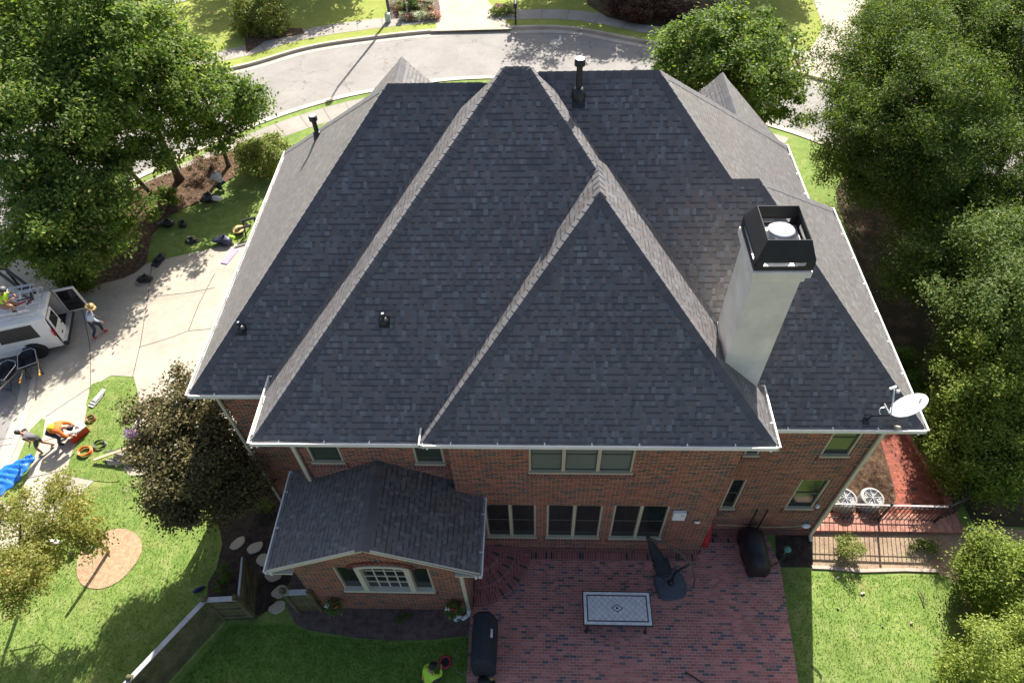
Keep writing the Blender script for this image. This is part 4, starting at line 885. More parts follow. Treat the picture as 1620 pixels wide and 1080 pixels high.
# ================================================================ FENCES AND GARDEN
m_old=groundmat('weathered_fence',[(.3,(.085,.085,.035)),(.5,(.13,.115,.06)),(.7,(.19,.165,.10))],2.4,30,.5,.01,fstr=.5)
m_cap2=simple('fence_cap_grey',(.42,.42,.43),.7,.2,5)
def unit(a,b):
    d=V(b[0]-a[0],b[1]-a[1],0); L=d.length; return d/L,L
def panel(parent,a,b,h,name='fence_panel',face=1,capw=.12):
    d,L=unit(a,b); n=V(-d.y,d.x,0)*face; m=MB(); k=max(1,int(L/.145)); w=L/k
    for i in range(k):
        p=V(a[0],a[1],0)+d*(w*(i+.5)); j=random.uniform(-.01,.01)
        m.bar(p+V(0,0,.04),p+V(0,0,h-.06+j),w*.94,.02,up=tuple(n))
    o=m.build(name,m_old,parent)
    r=MB()
    for z in (.3,h*.55,h-.14): r.bar(V(a[0],a[1],z)+n*.035,V(b[0],b[1],z)+n*.035,.04,.08)
    r.build('rail',m_old,parent)
    if capw:
        c=MB(); c.bar(V(a[0],a[1],h),V(b[0],b[1],h),capw,.03); c.build('cap_board',m_cap2,parent)
def post(parent,p,h,ball=True):
    m=MB(); m.box((p[0]-.05,p[1]-.05,-.05),(p[0]+.05,p[1]+.05,h)); m.build('post',m_old,parent)
    if ball:
        m=MB(); m.box((p[0]-.065,p[1]-.065,h),(p[0]+.065,p[1]+.065,h+.03)); m.blob((p[0],p[1],h+.08),(.06,.06,.06),1,.0); m.build('post_cap',m_old,parent)
H0,H1,H2=(-7.35,5.66),(-8.10,5.61),(-10.6,1.75)
f=thing('wooden_fence','weathered mossy plank fence with grey top board at the bottom left','fence',(-8.1,5.6,0))
panel(f,H0,H1,1.46); panel(f,H1,H2,1.46,face=-1)
for p in (H0,H1,(-9.25,3.83)): post(f,p,1.5)
f=thing('garden_gate','open plank gate leaf with a diagonal brace swung back over the dark bed','gate',(-7.4,5.8,0))
ga,gb_=(-7.37,5.74),(-7.56,6.75); panel(f,ga,gb_,1.3,'gate_panel',-1,.05)
m=MB(); m.bar((ga[0]+.04,ga[1],.25),(gb_[0]+.04,gb_[1],1.2),.03,.09); m.build('brace',m_old,f)
f=thing('wooden_fence','short plank fence section joining the gate opening to the garden room corner','fence',(-5.9,5.9,0))
panel(f,(-6.24,5.85),(-5.66,5.88),1.36,capw=.13); post(f,(-6.24,5.85),1.5); post(f,(-5.64,5.88),1.4,False)
m_stone=concrete('stepping_stone',(.52,.47,.36),0,.3)
labs=['stepping stone farthest up the dark bed, printed with leaf marks','leaf marked stepping stone second from the top of the dark bed','stepping stone half under the shadow of the garden room eave','stepping stone beneath the left eave tip of the garden room','stepping stone between the gate and the short fence section','pale stepping stone nearest the lawn at the gate opening']
for i,(px,py) in enumerate(((377,860),(404,867),(418,886),(433,910),(444,936),(440,961))):
    p=G(px,py); a=random.uniform(-.5,.5); m=MB(); pts=[(.2*math.cos(t)*(1+.1*math.sin(3*t+i)),.15*math.sin(t)*(1+.12*math.cos(2*t+i))) for t in [2*math.pi*j/14 for j in range(14)]]
    pts=[(x*(1 if abs(y)<.1 else .92)*1.12,y*1.1) for x,y in pts]
    m.prism(pts,.0,.045,rotz((p.x,p.y,.01),a+.8*(i<2)),0)
    o=m.build('stepping_stone',m_stone,loc=(p.x,p.y,0),bevel=.01); tag(o,labs[i],'stepping stone','stepping stones through the dark bed')
# staked post on the straw ring
p=G(172,873); m=MB(); m.tube([(p.x,p.y,-.1),(p.x+.02,p.y,.6),(p.x-.02,p.y-.03,1.5)],[.055,.05,.045],10); tag(m.build('wooden_post',m_wood,smooth=True),'bare wooden trunk post standing on the pine straw ring','post')
# iron fence, coping, walk
cop=MB(); cop.box((7.50,8.20,-.05),(11.55,8.74,.12)); o=cop.build('brick_coping',m_coping,bevel=.01); tag(o,'low wide brick coping carrying the black iron fence at the right','coping')
wk=[(9.6,8.74),(11.45,8.74),(11.50,9.4),(11.30,10.6),(11.05,11.8),(11.0,14.5),(10.2,14.5),(10.15,12.5),(10.28,11.3),(10.2,9.9),(10.1,9.2)]
struct(sheet('brick_walk',wk,.016,m_walk))
m=MB(); e=[(11.47,8.75),(11.53,9.4),(11.33,10.6),(11.08,11.8),(11.03,14.5)]
for a,b in zip(e[:-1],e[1:]): m.bar((*a,.05),(*b,.05),.22,.13)
tag(m.build('brick_edging',m_coping),'raised brick edging running along the iron fence side of the red walk','edging')
fn=thing('iron_fence','black iron picket fence with a pale top rail standing on the brick coping','fence',(9.2,8.5,0))
run=[(7.55,8.56),(9.35,8.52),(10.85,8.50),(11.45,8.75),(11.62,9.4),(11.42,10.6),(11.17,11.8),(11.12,14.5)]
m=MB(); r=MB(); m2=MB()
acc=0
for a,b in zip(run[:-1],run[1:]):
    d,L=unit(a,b); k=int(L/.115)
    for i in range(k):
        q=V(a[0],a[1],0)+d*(L*i/k); m.box((q.x-.008,q.y-.008,.1),(q.x+.008,q.y+.008,1.0))
    (r if a[0]<10.8 and b[1]<8.6 else m2).bar((*a,1.02),(*b,1.02),.05 if b[1]<8.6 else .03,.028); m2.bar((*a,.22),(*b,.22),.02); m2.bar((*a,.86),(*b,.86),.02)
m.build('pickets',m_black,fn); r.build('top_rail',simple('rail_pale_grey',(.33,.31,.30),.5,.3,6),fn); m2.build('rail',m_black,fn)  # front top rail pale grey, the other rails black
for q in (run[0],run[1],run[2],run[4],run[6]):
    m=MB(); m.box((q[0]-.025,q[1]-.025,.1),(q[0]+.025,q[1]+.025,1.06)); m.blob((q[0],q[1],1.10),(.035,.035,.04),1,0); m.build('post',m_black,fn)
m_acw=simple('ac_casing',(.36,.35,.33),.5,.12,5)
for i,(x,y,lab) in enumerate(((8.50,9.02,'round topped pale air conditioner nearest the house wall'),(9.24,9.04,'round topped air conditioner farther from the wall, beside the red walk'))):
    t=thing('air_conditioner',lab,'air conditioner',(x,y,0),'air conditioners behind the iron fence')
    m=MB(); m.lathe([(.31,.0),(.31,.40),(.32,.42),(.30,.46),(.25,.48),(.245,.42),(.02,.41)],(x,y,0),28); m.build('casing',m_acw,t,smooth=False)
    m=MB()
    for rr in (.08,.13,.18,.22): m.tube([(x+rr*math.cos(a),y+rr*math.sin(a),.47) for a in [j*math.pi/12 for j in range(24)]],.005,4,closed=True)
    for j in range(8): a=j*math.pi/4; m.bar((x,y,.47),(x+.25*math.cos(a),y+.25*math.sin(a),.47),.008)
    m.build('grille',m_galv,t)
    m=MB(); 
    for j in range(4): a=j*math.pi/2+.4; m.bar((x,y,.44),(x+.20*math.cos(a),y+.20*math.sin(a),.44),.09,.01)
    m.build('fan',m_black,t)
# hose reel cap, sticks
p=G(1241,875,.1); m=MB(); m.lathe([(.05,.0),(.09,.05),(.10,.09),(.05,.12),(.02,.125)],(p.x,p.y,.3),14); m.tube([(p.x,p.y,0),(p.x,p.y,.31)],.02,6); tag(m.build('path_light',simple('verdigris',(.12,.30,.24),.6,.2,9),smooth=True),'small green topped garden light in the dark bed beside the covered smoker','garden light')
p=G(726,980); m=MB(); m.lathe([(.05,.0),(.055,.04),(.03,.05),(.01,.052)],(p.x,p.y,.02),12); tag(m.build('sprinkler_cap',simple('teal_plastic',(.04,.28,.26),.5,.1,9)),'small teal sprinkler cap below the white drain elbow','sprinkler cap')
for i,(a,b) in enumerate((((1438,885),(1452,938)),)):
    A,B=G(1452,930,.05),G(1462,957,.05); m=MB(); m.tube([A,(A+B)/2+V(.03,0,.04),B],[.01,.015,.012],6); m.tube([(A+B)/2+V(.03,0,.04),B+V(.12,.05,0)],[.01,.006],5); tag(m.build('fallen_branch',m_bark),'forked dead twig lying on the sunny lawn right of the patio','twig')
# ================================================================ PATIO OBJECTS
m_tile=NT('table_tile'); sp=m_tile.N('ShaderNodeSeparateXYZ'); m_tile.l.new(m_tile.uv(),sp.inputs[0])
a_=m_tile.math('ADD',sp.outputs[0],sp.outputs[1]); b_=m_tile.math('SUBTRACT',sp.outputs[0],sp.outputs[1])
ln=m_tile.math('MAXIMUM',m_tile.math('LESS_THAN',m_tile.math('FRACT',m_tile.math('DIVIDE',a_,.15)),.05),m_tile.math('LESS_THAN',m_tile.math('FRACT',m_tile.math('DIVIDE',b_,.15)),.05))
nz=m_tile.ramp(m_tile.noise(m_tile.geo().outputs['Position'],9,4,.7),[(.3,(.55,.55,.56)),(.7,(.75,.75,.76))]); m_tile.col(m_tile.mix(ln,nz,(.16,.16,.18))); m_tile.rough(.35); m_tile=m_tile.m
m_tilew=simple('table_border_tile',(.72,.71,.71),.4,.2,14); m_tiled=simple('table_dark_band',(.035,.035,.05),.4,.2,10)
tx,ty,tw,td=1.945,5.815,.85,.425
t=thing('patio_table','rectangular patio table with a grey tiled top and a dark diamond at its centre','table',(tx,ty,.035))
m=MB(); m.box((tx-tw,ty-td,.70),(tx+tw,ty+td,.745)); m.build('table_frame',m_black,t,bevel=.01)
m=MB(); m.box((tx-tw+.03,ty-td+.03,.745),(tx+tw-.03,ty+td-.03,.749)); m.build('border_tiles',m_tilew,t)
m=MB(); m.box((tx-tw+.10,ty-td+.10,.749),(tx+tw-.10,ty+td-.10,.752)); m.build('dark_band',m_tiled,t)
m=MB(); m.box((tx-tw+.13,ty-td+.13,.752),(tx+tw-.13,ty+td-.13,.755)); m.build('tabletop',m_tile,t)
dm=lambda w,h,z0,z1:[(tx+w,ty),(tx,ty+h),(tx-w,ty),(tx,ty-h)]
m=MB(); m.prism(dm(.145,.10,0,0),.755,.758); m.build('diamond_band',m_tiled,t); m=MB(); m.prism(dm(.11,.075,0,0),.758,.761); m.build('diamond_inset',m_tilew,t)
m=MB(); m.lathe([(.03,.761),(.03,.765),(.005,.766)],(tx,ty,0),16); m.build('umbrella_hole_plug',m_black,t)
for sx in (-1,1):
    for sy in (-1,1):
        m=MB(); x,y=tx+sx*(tw-.14),ty+sy*(td-.10); m.tube([(x,y,.70),(x,y,.35),(x+sx*.03,y+sy*.02,.05)],[.03,.022,.03],10); m.lathe([(.045,.035),(.04,.06),(.02,.07)],(x+sx*.03,y+sy*.02,0),10); m.build('leg',m_black,t,smooth=True)
# cantilever umbrella, closed, hanging from its curved arm
bx,by=3.45,6.66
t=thing('cantilever_umbrella','closed dark navy cantilever umbrella leaning from a curved pole over its square base','umbrella',(bx,by,.035))
m=MB(); pts=[]
for k in range(32):
    a=2*math.pi*k/32; c,s=math.cos(a),math.sin(a); q=(abs(c)**3.2+abs(s)**3.2)**(-1/3.2); pts.append((bx+.40*c*q*math.cos(.18)-.38*s*q*math.sin(.18),by+.40*c*q*math.sin(.18)+.38*s*q*math.cos(.18)))
m.prism(pts,.035,.13); ins_=[(bx+(x-bx)*.9,by+(y-by)*.9) for x,y in pts]; m.prism(ins_,.13,.16); m.build('base',m_slate,t,bevel=.012)
hb=V(bx+.0,by+.02,.16)
m=MB(); m.lathe([(.085,.15),(.08,.20),(.05,.24),(.035,.30)],(hb.x,hb.y,0),14); m.tube([hb,V(bx+.02,by+.05,.75),V(bx+.12,by+.02,1.15),V(bx+.22,by-.02,1.42)],[.035,.032,.03,.03],10); m.build('mast',m_black,t,smooth=True)
tip,ap=V(3.84,6.30,.98),V(2.64,6.99,2.22)
arm=[tip,V(3.86,6.40,1.2),V(3.74,6.58,1.58),V(3.45,6.76,1.92),V(3.05,6.90,2.14),ap+V(.02,0,.02)]
m=MB(); m.tube(arm,.022,8); m.bar((bx+.22,by-.02,1.42),(3.70,6.62,1.62),.05); m.build('arm',simple('bronze_metal',(.075,.07,.055),.45,.15,5),t,smooth=True)
m=MB(); m.tube([V(3.0,6.86,1.55),V(3.40,6.76,1.62),V(3.62,6.66,1.70)],.014,6); m.build('crank_bar',m_black,t)
m=MB(); low=V(3.22,6.72,.78); ax_=(low-ap); N_=13; rings=[]
u1=ax_.cross(V(0,0,1)).normalized(); u2=ax_.cross(u1).normalized()
for i in range(N_):
    f_=i/(N_-1); c=ap+ax_*f_; rr=.035+.11*math.sin(min(1,f_*1.15)*math.pi*.62)*(1.0)-(.05 if .55<f_<.62 else 0)
    if f_>.62: rr*=1.25
    o_=len(m.v); rings.append(o_)
    for j in range(24):
        a=2*math.pi*j/24; q=rr*(1+.22*math.sin(8*a+f_*2.2)*(f_**.5)+.06*math.sin(3*a+i)); m.v.append(tuple(c+u1*q*math.cos(a)+u2*q*math.sin(a)))
for i in range(N_-1):
    for j in range(24): m.f.append((rings[i]+j,rings[i]+(j+1)%24,rings[i+1]+(j+1)%24,rings[i+1]+j)); m.mi.append(0)
m.build('canopy',m_navy,t,smooth=True)
m=MB(); m.blob(ap+V(0,0,.03),(.055,.055,.045),2,.05); m.build('canopy_cap',m_black,t,smooth=True)
# covered grill
t=thing('covered_grill','large barbecue under a charcoal cover at the left edge of the patio','grill',(-1.33,4.98,.035))
prof=[(-1.62,0),(-1.12,0),(-1.12,.0)]
m=MB(); secs=[]
for y,s in ((4.36,.86),(4.44,1.0),(4.98,1.03),(5.52,1.0),(5.60,.86)):
    xl,xr=-1.60,-1.03; xm=(xl+xr)/2
    q=[(xl,.10),(xl-.01,.62),(xl+.02,.98*s+.02),(xl+.10,1.13*s),(xm,1.19*s),(xr-.14,1.13*s),(xr-.04,.93*s),(xr-.02 if s<1 else xr+.03,.60),(xr,.10)]
    q=[(xm+(x-xm)*(s if s<1 else s),z) for x,z in q]; o_=len(m.v); secs.append((o_,len(q))); m.v+=[(x,y,z) for x,z in q]
for (a,n),(b,_) in zip(secs[:-1],secs[1:]):
    for j in range(n): m.f.append((a+j,a+(j+1)%n,b+(j+1)%n,b+j)); m.mi.append(0)
a,n=secs[0]; m.f.append(tuple(a+j for j in range(n))[::-1]); a,n=secs[-1]; m.f.append(tuple(a+j for j in range(n))); m.mi+=[0,0]
m.build('cover',m_cover,t,bevel=.02)
m=MB(); m.box((-1.55,4.42,.035),(-1.08,5.54,.10)); m.build('cart_base',m_black,t)
# small pale emblem on the cover: an open square over an upright lettered tab
M_=Matrix.Translation((-1.115,5.07,1.085))@Matrix.Rotation(R(38),4,'Y')
m=MB(); m.box((-.028,-.10,.0),(.028,.035,.004),M_); 
for a,b in (((-.026,.045),(.026,.057)),((-.026,.085),(.026,.097)),((-.030,.045),(-.018,.097)),((.018,.045),(.030,.097))): m.box((a[0],a[1],0),(b[0],b[1],.004),M_)
m.build('emblem',m_white,t)
m=MB()
for k,(x0,x1) in enumerate(((-.02,.02),(-.02,.0),(.0,.02),(-.02,.02),(-.02,.01))): m.box((x0,-.092+k*.024,.0045),(x1,-.082+k*.024,.0055),M_)
m.build('emblem_lettering',m_black,t)
m=MB(); m.blob((-1.28,4.19,.14),(.20,.14,.11),5,.2); m.blob((-1.12,4.16,.10),(.13,.12,.08),6,.2); tag(m.build('coiled_black_cord',m_rubber,smooth=True),'black coiled cord heap at the near end of the covered grill','cord')
m=MB(); m.tube([(-1.15,4.15,.06),(-1.2,4.05,.05),(-1.4,3.9,.05),(-1.45,3.6,.05)],.012,6); tag(m.build('power_cord',m_rubber),'thin black cord running off from the heap beside the grill','cord')
# covered smoker by the right wall
t=thing('covered_smoker','wrinkled black covered barrel smoker with two upright handles against the right wall','smoker',(5.75,7.5,.035))
m=MB(); N_=9; rings=[]
for i in range(N_):
    f_=i/(N_-1); y=8.02-1.10*f_; w_=.24+.04*math.sin(f_*3.1); hh=.82+.06*math.sin(f_*6); xo=5.66+.10*f_
    q=[(-1,.02),(-1.02,.5),(-.85,.85),(-.4,.98),(0,1.03),(.45,.95),(.9,.80),(1.06,.45),(1.0,.02)]; o_=len(m.v); rings.append(o_)
    for j,(a,b) in enumerate(q): m.v.append((xo+a*w_*(1+.06*math.sin(i*2+j)),y,.04+b*hh*(1+.035*math.sin(i*1.7+j*2))*(0.8 if i in (0,N_-1) and j not in (0,8) else 1)))
for a,b in zip(rings[:-1],rings[1:]):
    for j in range(9): m.f.append((a+j,a+(j+1)%9,b+(j+1)%9,b+j)); m.mi.append(0)
m.f+= [tuple(rings[0]+j for j in range(9))[::-1],tuple(rings[-1]+j for j in range(9))]; m.mi+=[0,0]
m.build('cover',m_bag,t,smooth=True)
for x in (5.58,5.84):
    m=MB(); m.tube([(x,8.0,.5),(x+.02,8.04,1.1),(x+.04,8.07,1.58)],.022,8); m.build('handle',m_black,t)
m=MB(); m.tube([(5.95,6.98,.55),(6.2,7.1,.62),(6.38,7.26,.68)],.02,8); m.build('side_handle',m_black,t)
# red folded parasol leaning on the corner
t=thing('red_parasol','small closed red parasol leaning against the brick corner','parasol',(4.45,7.75,.035))
m=MB(); m.tube([(4.40,7.62,.05),(4.47,7.80,.55),(4.50,7.92,1.15)],[.012,.012,.012],6); m.build('pole',m_wood,t)
m=MB(); m.tube([(4.43,7.68,.30),(4.47,7.78,.55),(4.49,7.86,.85),(4.50,7.92,1.18)],[.11,.12,.07,.015],9); m.build('canopy',m_red,t,smooth=True)
m=MB(); m.tube([(4.75,8.06,.72),(5.5,8.07,.64),(6.3,8.06,.60),(7.0,8.07,.66)],.010,5); tag(m.build('garden_hose',simple('hose_beige',(.45,.40,.28),.6,.1,8)),'thin pale hose strung along the right rear wall behind the smoker','hose')
# hanging flower baskets on the garden room wall
for x,lab in ((-5.15,'flower basket with white and red blooms left of the arched window'),(-2.12,'flower basket with red and white blooms right of the arched window')):
    t=thing('hanging_flower_basket',lab,'flower basket',(x,5.80,.55),'flower baskets either side of the arched window')
    m=MB(); m.lathe([(.05,.50),(.13,.58),(.16,.68),(.15,.69)],(x,5.78,0),16); m.build('basket',m_bark,t)
    foliage('leaves',m_leafA,t,[(x,5.74,.74,.19,.16,.12)],420,.07,int(x*10+99),.09,per=20,z0=.3)
    m=MB(); rs=random.Random(int(x*7)); 
    for k in range(5): m.blob((x-.18+rs.uniform(0,.1),5.66+rs.uniform(0,.1),.78+rs.uniform(0,.06)),(.028,.028,.02),k,.2,6,5)
    m.build('white_blooms',m_white,t); m=MB()
    for k in range(5): m.blob((x+rs.uniform(-.05,.13),5.72+rs.uniform(-.08,.1),.83+rs.uniform(0,.05)),(.03,.03,.02),k,.2,6,5)
    m.build('red_blooms',m_red,t)
    m=MB(); m.bar((x,5.94,.95),(x,5.80,.95),.012); m.bar((x,5.80,.95),(x,5.80,.70),.008); m.build('bracket',m_black,t)
# satellite dish
t=thing('satellite_dish','white oval satellite dish on struts at the lower right corner of the roof','satellite dish',(7.0,7.95,6.2))
dc=G(1430,640,6.75)
m=MB(); A,B_=G(1447,620,6.9),G(1437,655,6.6)
e1=(G(1466,626,6.85)-G(1410,655,6.55)); Lx=e1.length/2; e1.normalize(); nn=V(-.40,.12,.90); nn=(nn-e1*nn.dot(e1)).normalized(); e2=nn.cross(e1); cc_=(G(1466,626,6.85)+G(1410,655,6.55))/2
rg2=[]
for i in range(7):
    f_=i/6; o_=len(m.v); rg2.append(o_)
    for j in range(32):
        a=2*math.pi*j/32; m.v.append(tuple(cc_+e1*(Lx*f_*math.cos(a))+e2*(Lx*.60*f_*math.sin(a))+nn*(.07*f_*f_-.07)))
for a,b in zip(rg2[:-1],rg2[1:]):
    for j in range(32): m.f.append((a+j,b+j,b+(j+1)%32,a+(j+1)%32)); m.mi.append(0)
o=m.build('reflector',m_white,t,smooth=True); so_=o.modifiers.new('solid','SOLIDIFY'); so_.thickness=.012
m=MB(); q=cc_+e1*Lx*.62+nn*(-.03); m.bar(q-e2*.02-e1*.03,q+e2*.02+e1*.05,.03,.012); m.build('emblem',simple('emblem_grey',(.2,.2,.2),.5,.1,9),t)
foot=cc_-e1*Lx*.97+V(0,0,-.04)
lnb=G(1415,616,6.95)
m=MB(); m.tube([foot,lnb],.016,8); m.build('feed_arm',m_white,t)
m=MB(); m.tube([lnb-V(.09,-.01,0),lnb+V(.05,.07,0)],.028,8); m.tube([lnb+V(.04,-.02,-.02),lnb+V(.09,-.04,-.01)],.035,8); m.build('receiver',m_white,t)
for a in ((1413,634),(1399,638)):
    q=G(*a,6.6); m=MB(); m.tube([foot+V(0,0,-.02),q],.012,6); m.tube([q,q+V(-.03,.02,-.10)],.016,6,mi=1); m.build('strut',[m_white,m_black],t)
m=MB(); q=V(6.78,7.98,0); zr=zM(q.y); m.tube([(q.x,q.y,zr+.0),(q.x+.03,q.y-.02,zr+.25),tuple(foot)],.022,8); m.box((-.06,-.07,0),(.06,.07,.02),Matrix.Translation((q.x,q.y,zr+.01))@Matrix.Rotation(math.atan(1.03),4,'X')); m.build('mast',m_black,t)
m=MB(); m.tube([(6.95+.09*math.cos(a),7.92+.07*math.sin(a),6.32+.05*math.sin(a)) for a in [j*.5 for j in range(12)]],.008,5); m.build('cable_loop',m_galv,t)
# ================================================================ STREET OBJECTS
t=thing('street_lamp','tall grey street lamp post across the street whose head is above the frame','street lamp',(-8.55,39.1,0))
m=MB(); m.tube([(-8.55,39.1,-.1),(-8.55,39.1,.5),(-8.6,39.1,6.1)],[.10,.085,.055],12); m.build('pole',simple('lamp_post_grey',(.09,.08,.075),.6,.2,4),t,smooth=True)
m=MB(); m.tube([(-8.6,39.1,6.0),(-8.6,38.8,6.45),(-8.62,38.1,6.55)],[.05,.045,.035],8); m.build('arm',m_black,t)
m=MB(); m.blob((-8.62,37.8,6.50),(.18,.36,.11),1,.03); m.build('lamp_head',m_galv,t,smooth=True)
m=MB(); m.box((-8.72,38.55,.0),(-8.42,38.82,.5)); tag(m.build('utility_pedestal',simple('pedestal_green_grey',(.42,.52,.45),.6,.1,4),bevel=.03),'pale green utility pedestal at the foot of the street lamp','utility box')
def mailbox(x,y,lab,dark=True,h=1.0):
    t=thing('mailbox',lab,'mailbox',(x,y,0),'mailboxes on posts across the street')
    m=MB(); m.box((x-.05,y-.05,0),(x+.05,y+.05,h)); m.lathe([(.09,h*.42),(.05,h*.48)],(x,y,0),10); m.build('post',m_black,t)
    m=MB(); pr=[(-.11,0),(.11,0),(.11,.14)]+[(.11*math.cos(a),.14+.11*math.sin(a)) for a in [k*math.pi/8 for k in range(1,8)]]+[(-.11,.14)]
    m.prism([(p[0],p[1]) for p in pr],-.28,.24,Matrix.Translation((x,y,h))@Matrix.Rotation(R(90),4,'X')); m.build('box',m_black if dark else m_white,t)
    m=MB(); m.box((x+.115,y-.1,h+.12),(x+.125,y-.08,h+.30)); m.build('flag',m_red if dark else m_black,t); return t
mailbox(-1.31,38.15,'black mailbox on a post between the wide drive and the sidewalk opposite')
p=G(1246,97); mailbox(p.x,p.y,'black mailbox in the shade beside the far right driveway')
t=thing('white_mailbox','white mailbox on a slim white post in the garden bed across the street','mailbox',(-7.0,38.9,0))
p=G(645,24); m=MB(); m.box((p.x-.04,p.y-.04,0),(p.x+.04,p.y+.04,.95)); m.build('post',m_white,t); m=MB(); m.box((p.x-.22,p.y-.12,.95),(p.x+.10,p.y+.18,1.2)); m.build('box',m_white,t,bevel=.05)
p=G(1261,96); m=MB(); m.blob((p.x-.1,p.y-.5,.2),(.12,.12,.16),4,.3); tag(m.build('pink_flower_clump',simple('pink_petals',(.7,.35,.4),.8,.2,20)),'small pink flower clump at the foot of the far right mailbox','flowers')
# ================================================================ VAN
VA=R(197.5); fx=V(math.cos(VA),math.sin(VA),0); wx=V(math.sin(VA)*1.0,-math.cos(VA),0)   # forward, across (away from the camera)
VO=V(-16.36,14.58,SZ+.13)
def vp_(s,w,z): return VO+fx*s+wx*w+V(0,0,z)
VW=1.52
van=thing('white_van','white passenger van with dark side windows and its far rear door swung open','van',tuple(VO))
def vq(m,pts,mi=0): m.face([vp_(*p) for p in pts],mi)
prof=[(.0,.30),(-.03,.55),(-.035,.95),(.03,1.36),(.09,1.58),(.20,1.66)]   # (w inset, z) near side
m=MB(); Ls=[0,.05,.5,1.2,1.65,2.6,3.6,4.6,5.2]
def ring(s):
    t_=.03 if s<.04 else 0; h=1 if s<4.7 else .72
    a=[(w+t_,z if z<1 else 1+(z-1)*h) for w,z in prof]; return [(s,w,z) for w,z in a]+[(s,VW-w,z) for w,z in reversed(a)]
rings=[ring(s) for s in Ls]
for A_,B_2 in zip(rings[:-1],rings[1:]):
    for j in range(len(A_)-1):
        s0,s1=A_[0][0],B_2[0][0]
        vq(m,[A_[j],A_[j+1],B_2[j+1],B_2[j]])
vq(m,rings[-1])
# rear frame: sill, near jamb, header
vq(m,[(0,.03,.30),(0,VW-.03,.30),(0,VW-.03,.42),(0,.03,.42)]); vq(m,[(0,.10,1.52),(0,VW-.10,1.52),(0,VW-.2,1.66),(0,.2,1.66)])
body=m.build('body',m_white,van,smooth=False)
m=MB(); vq(m,[(.02,.08,.45),(.02,VW-.08,.45),(1.6,VW-.08,.45),(1.6,.08,.45)]); vq(m,[(1.6,.08,.45),(1.6,VW-.08,.45),(1.6,VW-.1,1.5),(1.6,.1,1.5)])
m.build('cargo_bay',m_rubber,van)
m=MB()
for s0,s1 in ((.42,1.62),(1.70,2.9),(3.0,4.1)): vq(m,[(s0+.0,-.042,.93),(s0+.06,.045,1.46),(s1-.0,.045,1.46),(s1+.03,-.042,.93)])
m.build('side_window',m_black,van)
m=MB(); m.bar(vp_(.35,-.03,.62),vp_(4.6,-.045,.62),.02,.05); m.build('side_moulding',m_white,van)
m=MB(); m.bar(vp_(-.10,-.02,.36),vp_(-.10,VW+.02,.36),.16,.14); m.build('bumper',m_black,van,bevel=.03)
m=MB(); m.bar(vp_(-.10,.05,.44),vp_(-.10,VW-.05,.44),.12,.02); m.build('bumper_step',m_galv,van)
# rear doors
dn=MB(); dd=[(-.012,.06,.42),(-.012,VW/2-.01,.42),(-.012,VW/2-.03,1.50),(-.012,.14,1.50)]
dn.face([vp_(*p) for p in dd]); dn.face([vp_(-.05,*p[1:]) for p in dd][::-1]); 
for a,b in zip(dd,dd[1:]+dd[:1]): dn.face([vp_(-.012,*a[1:]),vp_(-.012,*b[1:]),vp_(-.05,*b[1:]),vp_(-.05,*a[1:])])
dr_=dn.build('rear_door',m_white,van)
m=MB(); vq(m,[(-.055,.17,.98),(-.055,VW/2-.08,.98),(-.055,VW/2-.10,1.42),(-.055,.20,1.42)]); m.build('door_window',m_glass,dr_)
m=MB(); m.bar(vp_(-.06,VW/2-.13,.78),vp_(-.06,VW/2-.06,.78),.03,.05); m.bar(vp_(-.055,.30,.62),vp_(-.055,.42,.60),.01,.05); m.build('door_handle',m_black,dr_)
m=MB(); m.box((0,0,0),(.03,.09,.28),Matrix.Translation(vp_(-.03,.0,.86))@Matrix.Rotation(VA,4,'Z')); m.build('tail_light',simple('tail_light_red',(.55,.02,.02),.25,.1,6),van,bevel=.01)
# open door swings straight back from the far hinge, its dark inner side towards the camera
h0=vp_(-.02,VW-.03,0); od=MB(); dv=-fx; th=wx*.05
def dq(a,b,z0,z1,off=0.): return [h0+dv*a+th*off+V(0,0,z0),h0+dv*b+th*off+V(0,0,z0),h0+dv*(b-.05 if z1>1.3 else b)+th*off+V(0,0,z1),h0+dv*a+th*off+V(0,0,z1)]
P1,P2=dq(0,.72,.42,1.50,0),dq(0,.72,.42,1.50,1); od.face(P1); od.face(P2[::-1])
for i in range(4): j=(i+1)%4; od.face([P1[j],P1[i],P2[i],P2[j]])
o2=od.build('rear_door',m_white,van); m=MB(); m.face(dq(.05,.67,.48,1.43,-.12)); m.build('inner_trim',m_rubber,o2)
m=MB(); m.face(dq(.09,.60,.98,1.38,-.2)); m.build('door_window',m_glass,o2); m=MB(); m.bar(h0+dv*.2-wx*.03+V(0,0,.75),h0+dv*.52-wx*.03+V(0,0,.75),.04,.05); m.build('door_pocket',m_black,o2)
def wheel(s,w,far=False):
    c=vp_(s,w,.33); m=MB(); ang=VA+math.pi/2; Mx=Matrix.Rotation(ang,4,'Z')@Matrix.Rotation(R(90),4,'Y')
    m.lathe([(.20,-.10),(.31,-.10),(.34,-.06),(.34,.06),(.31,.10),(.20,.10)],c,28,M=Mx); wv=m.build('wheel',m_rubber,van,smooth=False)
    m=MB(); m.lathe([(.20,-.09),(.19,-.02),(.06,.0),(.05,-.07)],c,20,M=Mx); m.lathe([(.20,.09),(.19,.02),(.06,.0),(.05,.07)],c,20,M=Mx); m.build('rim',m_galv,wv)
    for k in range(5):
        a=k*2*math.pi/5; m=MB(); q=c+Mx@V(.12*math.cos(a),.12*math.sin(a),.0); 
    return wv
wheel(.88,.0); wheel(.88,VW-.12); wheel(3.75,.0); wheel(3.75,VW-.12)
m=MB(); ar=[vp_(.88+.40*math.cos(a),-.042,.33+.40*math.sin(a)) for a in [k*math.pi/12 for k in range(13)]]
